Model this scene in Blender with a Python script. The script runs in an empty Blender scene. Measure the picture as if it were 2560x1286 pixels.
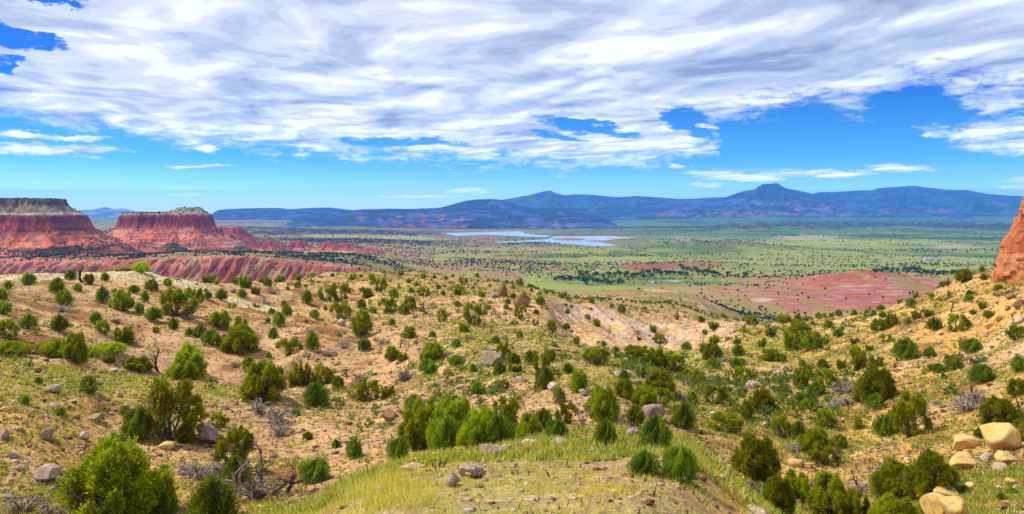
import bpy, math, random
import numpy as np
from mathutils import Vector, Matrix

# ------------------------------------------------------------------ camera, sky, sun, exposure
SC = bpy.context.scene
COL = SC.collection
F = 1971.0          # focal length in pixels of a 2560 px wide frame
U0, V0 = 1280.0, 535.0   # principal column, eye level row
R = math.radians

cam_d = bpy.data.cameras.new("camera")
cam = bpy.data.objects.new("camera", cam_d)
COL.objects.link(cam)
cam.location = (0, 0, 0)
cam.rotation_euler = (R(90), 0, 0)
cam_d.sensor_width = 36.0
cam_d.lens = 36.0 * F / 2560.0
cam_d.shift_y = -108.0 / 2560.0
cam_d.clip_start = 0.1
cam_d.clip_end = 120000.0
SC.camera = cam

SUN_AZ, SUN_EL = -72.0, 50.0       # degrees from +Y towards +X, and above the horizon
sun_dir = Vector((math.sin(R(SUN_AZ)) * math.cos(R(SUN_EL)), math.cos(R(SUN_AZ)) * math.cos(R(SUN_EL)), math.sin(R(SUN_EL))))
sd_ = bpy.data.lights.new("sun", 'SUN')
sd_.energy = 5.0
sd_.angle = R(0.8)
sd_.color = (1.0, 0.94, 0.84)
sun = bpy.data.objects.new("sun", sd_)
COL.objects.link(sun)
sun.location = sun_dir * 200
sun.rotation_euler = sun_dir.to_track_quat('Z', 'Y').to_euler()

SC.view_settings.view_transform = 'Standard'
SC.view_settings.look = 'None'
SC.view_settings.exposure = 0.08
SC.view_settings.gamma = 1.0
SC.cycles.use_denoising = True
SC.cycles.max_bounces = 5
SC.cycles.diffuse_bounces = 2
SC.cycles.glossy_bounces = 2
SC.cycles.transmission_bounces = 3
SC.cycles.volume_bounces = 1
SC.cycles.transparent_max_bounces = 6
SC.cycles.sample_clamp_indirect = 4.0

W = bpy.data.worlds.new("World")
SC.world = W
W.use_nodes = True


class NT:
    """small helper for writing node trees"""
    def __init__(self, tree):
        self.t = tree
        tree.nodes.clear()

    def n(self, typ, **kw):
        nd = self.t.nodes.new(typ)
        for k, v in kw.items():
            setattr(nd, k, v)
        return nd

    def put(self, sock, v):
        if isinstance(v, bpy.types.NodeSocket):
            self.t.links.new(v, sock)
        elif isinstance(v, (tuple, list)):
            if len(v) == 3 and sock.type == 'RGBA':
                v = tuple(v) + (1.0,)
            sock.default_value = v
        else:
            sock.default_value = v

    def m(self, op, a, b=None, c=None, clamp=False):
        nd = self.n('ShaderNodeMath', operation=op)
        nd.use_clamp = clamp
        self.put(nd.inputs[0], a)
        if b is not None:
            self.put(nd.inputs[1], b)
        if c is not None:
            self.put(nd.inputs[2], c)
        return nd.outputs[0]

    def sstep(self, x, a, b):
        nd = self.n('ShaderNodeMapRange')
        nd.interpolation_type = 'SMOOTHSTEP'
        self.put(nd.inputs['Value'], x)
        self.put(nd.inputs['From Min'], a)
        self.put(nd.inputs['From Max'], b)
        return nd.outputs[0]

    def mix(self, fac, a, b, typ='MIX'):
        nd = self.n('ShaderNodeMix', data_type='RGBA', blend_type=typ)
        self.put(nd.inputs[0], fac)
        self.put(nd.inputs[6], a)
        self.put(nd.inputs[7], b)
        return nd.outputs[2]

    def noise(self, vec, scale, detail=4, rough=0.5, dist=0.0, lac=2.0):
        nd = self.n('ShaderNodeTexNoise')
        if vec is not None:
            self.put(nd.inputs['Vector'], vec)
        nd.inputs['Scale'].default_value = scale
        nd.inputs['Detail'].default_value = detail
        nd.inputs['Roughness'].default_value = rough
        nd.inputs['Distortion'].default_value = dist
        nd.inputs['Lacunarity'].default_value = lac
        return nd.outputs[0]

    def ramp(self, fac, stops, interp='LINEAR'):
        nd = self.n('ShaderNodeValToRGB')
        cr = nd.color_ramp
        cr.interpolation = interp
        while len(cr.elements) < len(stops):
            cr.elements.new(0.5)
        for e, (p, c) in zip(cr.elements, stops):
            e.position = p
            e.color = tuple(c) + (1.0,) if len(c) == 3 else c
        self.put(nd.inputs[0], fac)
        return nd.outputs[0]


def lin(r, g, b):
    f = lambda c: (c / 255.0) / 12.92 if c / 255.0 <= 0.04045 else (((c / 255.0) + 0.055) / 1.055) ** 2.4
    return (f(r), f(g), f(b))


def px_dir(u, v):
    """azimuth and tangent of elevation for a direction"""
    a = math.atan((u - U0) / F)
    return a, (V0 - v) / F * math.cos(a)


def build_world():
    g = NT(W.node_tree)
    tc = g.n('ShaderNodeTexCoord').outputs['Generated']
    sep = g.n('ShaderNodeSeparateXYZ')
    g.put(sep.inputs[0], tc)
    x, y, z = sep.outputs
    hyp = g.m('SQRT', g.m('ADD', g.m('MULTIPLY', x, x), g.m('MULTIPLY', y, y)))
    az = g.m('ARCTAN2', x, y)
    el = g.m('DIVIDE', z, g.m('MAXIMUM', hyp, 0.02))
    # clear sky
    sky = g.n('ShaderNodeTexSky')
    sky.sky_type = 'NISHITA'
    sky.sun_disc = False
    sky.sun_elevation = R(SUN_EL)
    sky.sun_rotation = R(SUN_AZ)
    sky.air_density = 1.0
    sky.dust_density = 0.4
    sky.ozone_density = 3.0
    skc = sky.outputs[0]
    tint = g.ramp(g.m('MULTIPLY', el, 2.0, clamp=True), SKY_TINT)
    skc = g.mix(1.0, skc, tint, 'MULTIPLY')
    skc = g.mix(1.0, skc, (SKY_K, SKY_K, SKY_K), 'MULTIPLY')
    # the cloud deck lies on a level sheet far above: coordinates on that sheet
    zz = g.m('MAXIMUM', z, 0.02)
    cx = g.m('DIVIDE', x, zz)
    cy = g.m('DIVIDE', y, zz)
    cmb = g.n('ShaderNodeCombineXYZ')
    g.put(cmb.inputs[0], cx)
    g.put(cmb.inputs[1], cy)
    P = cmb.outputs[0]
    cmb2 = g.n('ShaderNodeCombineXYZ')
    g.put(cmb2.inputs[0], g.m('ADD', g.m('MULTIPLY', cx, 1.0), g.m('MULTIPLY', cy, 0.12)))
    g.put(cmb2.inputs[1], g.m('MULTIPLY', cy, 0.62))
    P2 = cmb2.outputs[0]
    vo_ = g.n('ShaderNodeVectorMath', operation='ADD')
    g.put(vo_.inputs[0], P2)
    vo_.inputs[1].default_value = (-0.10, -0.13, 0)
    P2s = vo_.outputs[0]
    nb = g.noise(P, 1.3, 7, 0.62, 0.4)
    cmb3 = g.n('ShaderNodeCombineXYZ')     # wisps by direction
    g.put(cmb3.inputs[0], g.m('MULTIPLY', az, 1.0))
    g.put(cmb3.inputs[1], g.m('MULTIPLY', el, 3.2))
    P3 = cmb3.outputs[0]
    nw = g.noise(P3, 22.0, 9, 0.72, 0.4)
    n4 = g.noise(P3, 8.0, 8, 0.62, 0.6)
    nbig = g.noise(P3, 5.0, 3, 0.5, 0.3)
    # ragged outlines: directions are pushed about before shapes are looked up
    w1 = g.noise(P3, 13.0, 7, 0.68, 0.2)
    cw = g.n('ShaderNodeVectorMath', operation='ADD')
    g.put(cw.inputs[0], P3)
    cw.inputs[1].default_value = (7.3, 3.1, 0)
    w2 = g.noise(cw.outputs[0], 13.0, 7, 0.68, 0.2)
    az0, el0 = az, el
    az = g.m('ADD', az, g.m('MULTIPLY', g.m('SUBTRACT', w1, 0.5), 0.11))
    el = g.m('ADD', el, g.m('MULTIPLY', g.m('SUBTRACT', w2, 0.5), g.m('MULTIPLY', g.m('MAXIMUM', el, 0.0), 0.38)))
    # lower edge of the deck
    fc = g.n('ShaderNodeFloatCurve')
    A0, A1 = -0.75, 0.75
    E1 = 0.25
    cur = fc.mapping.curves[0]
    pts = []
    for (u, v) in CLOUD_EDGE:
        a, e = px_dir(u, v)
        pts.append(((a - A0) / (A1 - A0), e / E1))
    pts.sort()
    while len(cur.points) < len(pts):
        cur.points.new(0.5, 0.5)
    for p, (px, py) in zip(cur.points, pts):
        p.location = (min(max(px, 0), 1), min(max(py, 0), 1))
        p.handle_type = 'AUTO_CLAMPED'
    fc.mapping.update()
    g.put(fc.inputs['Value'], g.m('DIVIDE', g.m('SUBTRACT', az, A0), A1 - A0, clamp=True))
    edge = g.m('MULTIPLY', fc.outputs[0], E1)
    deck = g.m('MULTIPLY', g.m('SUBTRACT', el, edge), 55.0)
    deck = g.m('MINIMUM', g.m('MAXIMUM', deck, -3.0), 3.0)

    def ell(u, v, ru, rv, tilt=0.0):
        a, e = px_dir(u, v)
        c2 = math.cos(a)
        ra, re = ru / F * c2 * c2, rv / F * c2
        da = g.m('SUBTRACT', az, a)
        de = g.m('SUBTRACT', el, e)
        if tilt:
            de = g.m('SUBTRACT', de, g.m('MULTIPLY', da, tilt))
        q1 = g.m('MULTIPLY', da, 1 / ra)
        q2 = g.m('MULTIPLY', de, 1 / re)
        return g.m('SUBTRACT', 1.0, g.m('ADD', g.m('MULTIPLY', q1, q1), g.m('MULTIPLY', q2, q2)))
    for h in CLOUD_HOLES:
        k = g.m('MAXIMUM', g.m('MULTIPLY', ell(*h[:5]), -0.6 * h[5]), -1.5)
        deck = g.m('MINIMUM', deck, k)
    fld = deck
    for c in CLOUD_BITS:
        k = g.m('MINIMUM', g.m('MULTIPLY', ell(*c[:4]), 1.2), c[4])
        fld = g.m('MAXIMUM', fld, k)
    fld = g.m('ADD', fld, g.m('MULTIPLY', g.m('SUBTRACT', nw, 0.5), 5.5))
    fld = g.m('ADD', fld, g.m('MULTIPLY', g.m('SUBTRACT', nb, 0.5), 1.2))
    alpha = g.sstep(fld, -0.6, 1.3)
    alpha = g.m('MULTIPLY', alpha, g.sstep(el, 0.005, 0.03))
    # light and grey billows of the deck
    az, el = az0, el0
    n1 = g.noise(P2, 1.05, 4, 0.5, 0.35)
    n1s = g.noise(P2s, 1.05, 4, 0.5, 0.35)
    n2 = g.noise(P2, 3.1, 6, 0.6, 0.35)
    n3 = g.noise(P2, 0.33, 2, 0.5, 0.3)
    relief = g.m('MULTIPLY', g.m('SUBTRACT', n1s, n1), 0.75)  # offset noise puts lit and shaded sides of the billows into the colour
    sh = g.m('ADD', g.m('MULTIPLY', n1, 0.56), g.m('ADD', g.m('MULTIPLY', n2, 0.11), g.m('ADD', g.m('MULTIPLY', n4, 0.06), g.m('MULTIPLY', n3, 0.27))))
    sh = g.m('SUBTRACT', sh, relief)
    # the right of the deck is thicker and greyer
    sh = g.m('SUBTRACT', sh, g.m('MULTIPLY', g.sstep(az, -0.25, 0.65), 0.035))
    # thin edges of the deck let more light through
    sh = g.m('ADD', sh, g.m('MULTIPLY', g.m('SUBTRACT', 1.0, g.sstep(deck, 0.0, 3.0)), 0.06))
    cc = g.ramp(sh, CLOUD_RAMP, 'EASE')
    cc = g.mix(g.sstep(el, 0.34, 0.8), cc, (0.42, 0.46, 0.55))      # cloud darkened overhead, out of view, to cut ambient light and deepen shadows
    col = g.mix(alpha, skc, cc)
    # sky and clouds brightened towards the horizon to offset the haze volume's dimming
    path = g.m('MINIMUM', 26.0, g.m('DIVIDE', 0.77, g.m('MAXIMUM', el, 0.01)))
    gain = g.m('EXPONENT', g.m('MULTIPLY', path, 0.052))
    cg = g.n('ShaderNodeCombineXYZ')
    for i in range(3):
        g.put(cg.inputs[i], gain)
    col = g.mix(1.0, col, cg.outputs[0], 'MULTIPLY')
    lp = g.m('MULTIPLY', 1.0, 1.0)
    bg = g.n('ShaderNodeBackground')
    g.put(bg.inputs[0], col)
    bg.inputs[1].default_value = 1.0
    out = g.n('ShaderNodeOutputWorld')
    g.t.links.new(bg.outputs[0], out.inputs[0])
    W.cycles.sampling_method = 'MANUAL'
    W.cycles.sample_map_resolution = 512


SKY_K = 0.10
SKY_TINT = [(0.0, (0.9, 1.25, 1.2)), (0.06, (0.55, 1.0, 1.15)), (0.13, (0.19, 0.66, 1.12)), (0.3, (0.05, 0.33, 1.05)), (0.6, (0.09, 0.33, 0.95)), (1.0, (0.08, 0.28, 0.9))]
CLOUD_RAMP = [(0.30, lin(140, 153, 186)), (0.43, lin(180, 192, 216)), (0.52, lin(212, 220, 236)), (0.61, lin(246, 248, 252))]
CLOUD_EDGE = [(-300, 272), (0, 288), (120, 300), (250, 322), (400, 345), (560, 358), (680, 372), (820, 388), (950, 396), (1130, 402), (1300, 410),
              (1480, 416), (1620, 405), (1740, 385), (1795, 365), (1812, 300), (1860, 280), (1950, 274), (1985, 246), (2050, 245), (2140, 268),
              (2190, 240), (2260, 215), (2380, 197), (2470, 200), (2560, 215), (2900, 230)]
CLOUD_HOLES = [(990, 357, 160, 11, -0.02, 2.2), (1465, 318, 120, 13, -0.16, 2.2), (1380, 342, 70, 8, -0.1, 1.8), (1745, 312, 75, 34, -0.35, 2.5), (15, 85, 75, 26, -0.2, 2.6),
               (120, 104, 45, 14, -0.3, 2.0), (10, 160, 22, 22, 0.0, 2.0), (120, 2, 90, 14, 0.0, 2.0)]
CLOUD_BITS = [(120, 341, 175, 9, 1), (130, 376, 165, 15, 1.2), (537, 374, 38, 12, 1.1), (505, 415, 105, 5, 0.8), (467, 487, 50, 4, 0.5),
              (1160, 478, 60, 8, 0.9), (1045, 492, 110, 4, 0.8), (1800, 436, 80, 17, 1.2), (1900, 442, 130, 12, 1.1), (2060, 434, 130, 9, 1.1), (2255, 418, 75, 11, 1.0),
              (1755, 462, 58, 8, 0.8), (1690, 414, 42, 6, 0.7), (1790, 317, 34, 8, 0.8), (2500, 335, 130, 42, 0.9), (2590, 350, 120, 40, 1.3), (2330, 325, 40, 12, 0.5), (2400, 340, 60, 18, 0.5),
              (2490, 240, 80, 50, 0.55), (2380, 222, 60, 20, 0.5), (2540, 452, 60, 8, 0.7), (745, 381, 18, 5, 0.4), (880, 400, 30, 3, 0.4), (2540, 470, 40, 4, 0.5)]
build_world()


# ------------------------------------------------------------------ numpy noise
def _hash(ix, iy, seed):
    h = (ix.astype(np.int64) * 374761393 + iy.astype(np.int64) * 668265263 + seed * 974634777) & 0xFFFFFFFF
    h = ((h ^ (h >> 13)) * 1274126177) & 0xFFFFFFFF
    h = ((h ^ (h >> 16)) * 2246822519) & 0xFFFFFFFF
    h = h ^ (h >> 13)
    return (h & 0xFFFFFF).astype(np.float64) / float(0xFFFFFF)


def vnoise(x, y, seed=0):
    ix = np.floor(x)
    iy = np.floor(y)
    fx = x - ix
    fy = y - iy
    fx = fx * fx * fx * (fx * (fx * 6 - 15) + 10)
    fy = fy * fy * fy * (fy * (fy * 6 - 15) + 10)
    a = _hash(ix, iy, seed)
    b = _hash(ix + 1, iy, seed)
    c = _hash(ix, iy + 1, seed)
    d = _hash(ix + 1, iy + 1, seed)
    return (a + (b - a) * fx) * (1 - fy) + (c + (d - c) * fx) * fy - 0.5


def fbm(x, y, octv=4, seed=0, gain=0.5):
    """about -0.5 .. 0.5"""
    s = 0.0
    a = 1.0
    t = 0.0
    for i in range(octv):
        ca, sa = math.cos(i * 0.7), math.sin(i * 0.7)
        k = 2.03 ** i
        s = s + a * vnoise((x * ca - y * sa) * k + i * 17.3, (x * sa + y * ca) * k - i * 9.1, seed + i)
        t += a
        a *= gain
    return s / t * 1.6


def ridged(x, y, octv=3, seed=0):
    """0 .. 1 with sharp crests at 1"""
    s = 0.0
    a = 1.0
    t = 0.0
    for i in range(octv):
        k = 2.1 ** i
        s = s + a * (1 - np.abs(vnoise(x * k + i * 5.7, y * k + i * 3.1, seed + i)) * 2)
        t += a
        a *= 0.5
    return s / t


def ss(x, a, b):
    t = np.clip((x - a) / (b - a), 0, 1)
    return t * t * (3 - 2 * t)


def hermite(xs, ys, xq):
    """monotone-ish cubic through points; ys may be 2-D (len(xs), k)"""
    xs = np.asarray(xs, float)
    ys = np.asarray(ys, float)
    d = (ys[1:] - ys[:-1]) / (xs[1:] - xs[:-1])[:, None]
    m = np.zeros_like(ys)
    m[1:-1] = (d[:-1] + d[1:]) / 2
    m[0] = d[0]
    m[-1] = d[-1]
    same = (d[:-1] * d[1:]) <= 0
    m[1:-1][same] *= 0.35
    i = np.clip(np.searchsorted(xs, xq) - 1, 0, len(xs) - 2)
    h = (xs[i + 1] - xs[i])
    t = np.clip((xq - xs[i]) / h, 0, 1)
    t = t[:, None]
    h = h[:, None]
    return ((2 * t ** 3 - 3 * t ** 2 + 1) * ys[i] + (t ** 3 - 2 * t ** 2 + t) * h * m[i]
            + (-2 * t ** 3 + 3 * t ** 2) * ys[i + 1] + (t ** 3 - t ** 2) * h * m[i + 1])


# ------------------------------------------------------------------ terrain heights
ST = [3, 6, 9, 12, 16, 20, 25, 30, 37, 45, 55, 70, 85, 105, 130, 160, 200, 260, 350, 500, 700, 1000, 1400, 2000]
TAB = {
    -900: [2150, 1850, 1700, 1610, 1540, 1450, 1330, 1190, 1060, 960, 890, 820, 770, 735, 712, 715, 750, 800, 830, 850, 850, 791, 718, 663],
    -300: [2120, 1820, 1670, 1590, 1520, 1430, 1310, 1150, 1020, 910, 860, 805, 755, 715, 695, 700, 745, 805, 830, 850, 850, 791, 718, 663],
    0: [2100, 1800, 1650, 1570, 1500, 1420, 1300, 1120, 985, 888, 872, 812, 752, 706, 692, 735, 795, 825, 840, 850, 850, 791, 718, 663],
    300: [2050, 1750, 1600, 1530, 1480, 1430, 1350, 1240, 1090, 985, 916, 872, 800, 728, 682, 704, 760, 800, 825, 850, 850, 791, 718, 663],
    600: [2000, 1650, 1500, 1430, 1380, 1340, 1290, 1230, 1130, 1045, 966, 938, 864, 790, 735, 702, 714, 745, 790, 830, 840, 791, 718, 663],
    900: [1900, 1450, 1330, 1250, 1186, 1225, 1240, 1190, 1110, 1040, 984, 925, 874, 803, 765, 720, 690, 678, 700, 740, 775, 785, 718, 663],
    1100: [1870, 1410, 1300, 1200, 1132, 1150, 1165, 1128, 1060, 1000, 935, 878, 832, 790, 756, 725, 700, 688, 705, 740, 770, 785, 718, 663],
    1300: [1849, 1389, 1280, 1196, 1122, 1098, 1100, 1094, 1036, 970, 907, 852, 815, 782, 752, 735, 722, 712, 722, 745, 770, 780, 718, 663],
    1500: [1840, 1380, 1270, 1190, 1116, 1084, 1062, 1068, 1008, 955, 910, 872, 858, 848, 795, 757, 768, 762, 752, 742, 732, 722, 707, 663],
    1700: [1860, 1420, 1310, 1210, 1130, 1090, 1135, 1128, 1060, 1000, 950, 902, 880, 862, 828, 803, 795, 785, 770, 752, 738, 725, 710, 663],
    1900: [1930, 1520, 1410, 1335, 1270, 1250, 1232, 1182, 1100, 1030, 970, 912, 870, 845, 822, 808, 814, 815, 820, 830, 815, 791, 718, 663],
    2100: [2000, 1600, 1500, 1450, 1400, 1340, 1262, 1190, 1100, 1020, 955, 900, 860, 825, 800, 802, 818, 832, 838, 842, 825, 791, 718, 663],
    2300: [2000, 1590, 1490, 1430, 1385, 1320, 1222, 1150, 1060, 975, 905, 840, 795, 761, 748, 780, 812, 840, 850, 850, 830, 791, 718, 663],
    2450: [1980, 1570, 1470, 1410, 1360, 1290, 1192, 1120, 1022, 935, 860, 785, 731, 692, 686, 740, 790, 840, 850, 850, 830, 791, 718, 663],
    2560: [1960, 1550, 1450, 1390, 1340, 1270, 1162, 1086, 980, 885, 802, 730, 690, 672, 668, 705, 770, 830, 850, 850, 830, 791, 718, 663],
    2900: [1940, 1530, 1430, 1370, 1300, 1230, 1105, 1000, 880, 770, 692, 640, 602, 592, 600, 650, 740, 820, 850, 850, 830, 791, 718, 663],
    3460: [1940, 1530, 1430, 1370, 1300, 1230, 1105, 1000, 870, 740, 650, 600, 560, 550, 560, 620, 720, 810, 850, 850, 830, 791, 718, 663],
}
_cols = sorted(TAB)
_uq = np.arange(-900, 3461, 8.0)
_lq = np.arange(math.log(3), math.log(2000) + 0.01, 0.012)
_T = hermite(np.log(ST), np.array([TAB[c] for c in _cols], float).T, _lq).T      # (cols, lq)
_T = hermite(_cols, _T, _uq)                                                     # (uq, lq)


def uv_of(X, Y):
    Yc = np.maximum(Y, 3.0)
    return U0 + F * X / Yc, Yc


def table_z(X, Y):
    u, Yc = uv_of(X, Y)
    uu = np.clip((u - _uq[0]) / 8.0, 0, len(_uq) - 1.001)
    ll = np.clip((np.log(Yc) - _lq[0]) / 0.012, 0, len(_lq) - 1.001)
    i = uu.astype(int)
    j = ll.astype(int)
    a = uu - i
    b = ll - j
    v = (_T[i, j] * (1 - a) + _T[i + 1, j] * a) * (1 - b) + (_T[i, j + 1] * (1 - a) + _T[i + 1, j + 1] * a) * b
    return -(v - V0) / F * Yc


def bench(X, Y):
    """height of the eroded pink bench above the valley floor, left of the valley"""
    u, _ = uv_of(X, Y)
    mask = 1 - ss(u, 860, 1080)
    edge = 1330 + 55 * fbm(X / 260, Y / 900, 2, 31)
    g = ridged(X / 21 + 0.35 * fbm(X / 60, Y / 60, 2, 5), Y / 300, 3, 33)
    g2 = ridged(X / 8 + 0.2 * fbm(X / 20, Y / 20, 2, 6), Y / 90, 3, 37)
    am = 0.7 + 1.9 * fbm(X / 110, Y / 400, 2, 41)
    ef = edge + 46 * (0.62 - g) * am + 52 * (0.6 - g2) * (1.4 - 0.5 * am)
    top = 49 + 7 * ss(u, 250, 480) - 14 * ss(u, 560, 930) + 5 * fbm(X / 70, Y / 200, 3, 39)
    rise = np.clip((Y - ef + 120) / 120, 0, 1) ** 0.8
    fall = 1 - 0.78 * ss(Y, 1450, 2300)
    return mask * top * rise * fall


LOWHILLS = [  # (u, Y, height m, half width m across, half depth m) on the valley floor
    (1355, 3150, 13, 150, 260), (1205, 4550, 9, 130, 240), (1350, 4900, 3, 100, 150), (1420, 4000, 9, 80, 160),
    (1740, 3050, 20, 230, 330), (1850, 2800, 17, 170, 260), (1960, 2700, 9, 220, 220), (1600, 3700, 8, 260, 180),
    (1640, 1850, 9, 170, 110), (1790, 1900, 10, 160, 120), (1560, 2250, 6, 220, 120), (1500, 2650, 8, 160, 140),
    (1000, 2100, 12, 300, 220), (1150, 1900, 8, 250, 160), (1050, 1650, 9, 260, 140),
    (2170, 1420, 17, 80, 130), (2250, 1500, 9, 200, 160), (1900, 1180, 10, 90, 150), (2480, 1500, 8, 240, 160),
    (1980, 5600, 22, 900, 900), (2300, 6400, 26, 1100, 700), (1800, 6800, 18, 900, 800), (620, 5200, 20, 900, 500), (1000, 6000, 15, 700, 500),
    (2480, 7200, 30, 700, 600), (250, 5200, 32, 600, 500), (1940, 6000, 16, 500, 240),
]


def valley_z(X, Y):
    z = -130.0 + 0 * X
    z = z + 5.0 * fbm(X / 420, Y / 330, 4, 3) * ss(Y, 900, 1600)
    z = z + 2.4 * fbm(X / 60, Y / 60, 3, 4) * ss(Y, 900, 1600)
    u, _ = uv_of(X, Y)
    lake = ss(u, 1040, 1130) * (1 - ss(u, 1540, 1620)) * ss(Y, 3000, 3250) * (1 - ss(Y, 5900, 6400))
    z = z * (1 - lake) + (-131.6) * lake
    for (hu, hy, h, wx, wy) in LOWHILLS:
        hx = (hu - U0) / F * hy
        q = ((X - hx) / wx) ** 2 + ((Y - hy) / wy) ** 2
        bump = np.exp(-q * 1.2)
        if h > 11:
            bump = bump * (0.8 + 0.45 * ridged(X / (wx * 0.32), Y / (wy * 0.32), 3, int(hu)))
        z = z + h * bump
    z = z + bench(X, Y)
    far = ss(Y, 7000, 12500)
    z = z + far * (62 * ss(u, 1100, 1900) + 26)
    return z


def ground_z(X, Y):
    X = np.asarray(X, float)
    Y = np.asarray(Y, float)
    u, Yc = uv_of(X, Y)
    zt = table_z(X, Y)
    # hummocks, runnels and small steps of the near hills
    rough = ss(Yc, 24, 60)
    nz = 0.15 * fbm(X / 1.4, Y / 1.4, 4, 11) + 0.50 * fbm(X / 6.5, Y / 6.5, 3, 12) * (0.35 + 0.65 * ss(Yc, 15, 40))
    nz = nz + 1.3 * rough * fbm(X / 19, Y / 24, 3, 13)
    lob = ridged(X / 24 + 0.4 * fbm(X / 40, Y / 40, 2, 17), Y / 46, 2, 18)
    nz = nz + ss(Yc, 55, 80) * 2.2 * (lob - 0.62)
    nz = nz + 0.45 * ss(Yc, 30, 60) * (ridged(X / 4.2, Y / 12, 2, 19) - 0.6)
    gl = ridged(X / 9 + 0.5 * fbm(X / 14, Y / 14, 2, 15), Y / 34, 2, 14)
    nz = nz - 0.75 * rough * (1 - gl) * 1.4
    # clay bluff in the middle distance is strongly gullied
    bl = ss(u, 1350, 1440) * (1 - ss(u, 1760, 1860)) * ss(Yc, 100, 118) * (1 - ss(Yc, 158, 172))
    g3 = ridged(X / 5.5 + Y / 26, Y / 60, 3, 21)
    nz = nz - bl * (1 - g3) * 4.2
    big = ss(Yc, 240, 600)
    nz = nz + big * 5.0 * fbm(X / 90, Y / 120, 3, 16)
    zt = zt + nz * (1 - 0.8 * ss(Yc, 900, 1500))
    w = ss(Yc, 850, 1350)
    if np.any(w > 0):
        zv = valley_z(X, Y)
        # slopes that run down towards the valley between the right and the middle keep their table height a little longer
        w2 = w
        zt = zt * (1 - w2) + zv * w2
    return zt


# ------------------------------------------------------------------ mesh helpers
def new_mesh(name, V, Fc, mat=None, smooth=False, attrs=None, parent=None, mats=None, midx=None):
    V = np.asarray(V, np.float32)
    Fc = np.asarray(Fc, np.int32)
    me = bpy.data.meshes.new(name)
    n, k = Fc.shape
    me.vertices.add(len(V))
    me.vertices.foreach_set('co', V.ravel())
    me.loops.add(n * k)
    me.loops.foreach_set('vertex_index', Fc.ravel())
    me.polygons.add(n)
    me.polygons.foreach_set('loop_start', np.arange(0, n * k, k, dtype=np.int32))
    me.polygons.foreach_set('loop_total', np.full(n, k, np.int32))
    if smooth:
        me.polygons.foreach_set('use_smooth', np.ones(n, bool))
    for an, arr in (attrs or {}).items():
        arr = np.asarray(arr, np.float32)
        if arr.ndim == 1:
            at = me.attributes.new(an, 'FLOAT', 'POINT')
            at.data.foreach_set('value', arr)
        else:
            if arr.shape[1] == 3:
                arr = np.concatenate([arr, np.ones((len(arr), 1), np.float32)], 1)
            at = me.attributes.new(an, 'FLOAT_COLOR', 'POINT')
            at.data.foreach_set('color', arr.ravel())
    for m_ in (mats or ([mat] if mat else [])):
        me.materials.append(m_)
    if midx is not None:
        me.polygons.foreach_set('material_index', np.asarray(midx, np.int32))
    me.update(calc_edges=True)
    me.validate()
    return me


def link(name, me, parent=None):
    o = bpy.data.objects.new(name, me)
    COL.objects.link(o)
    if parent is not None:
        o.parent = parent
    return o


def tag(o, label, cat, group=None):
    o['label'] = label
    o['category'] = cat
    if group:
        o['group'] = group
    return o


def struct(name, me):
    o = link(name, me)
    o['kind'] = 'structure'
    return o


def stuff(name, me, label, cat):
    o = link(name, me)
    o['kind'] = 'stuff'
    o['label'] = label
    o['category'] = cat
    return o


def grid_faces(nr, nc):
    i = np.arange(nr * nc).reshape(nr, nc)
    return np.stack([i[:-1, :-1], i[:-1, 1:], i[1:, 1:], i[1:, :-1]], -1).reshape(-1, 4)


def lerpc(c, d, t):
    return c + (np.asarray(d) - c) * t[..., None]


def C(r, g, b, k=1.0):
    return np.array(lin(r, g, b)) * k


# ------------------------------------------------------------------ materials
def mat_base(name):
    m = bpy.data.materials.new(name)
    m.use_nodes = True
    g = NT(m.node_tree)
    out = g.n('ShaderNodeOutputMaterial')
    return m, g, out


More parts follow.
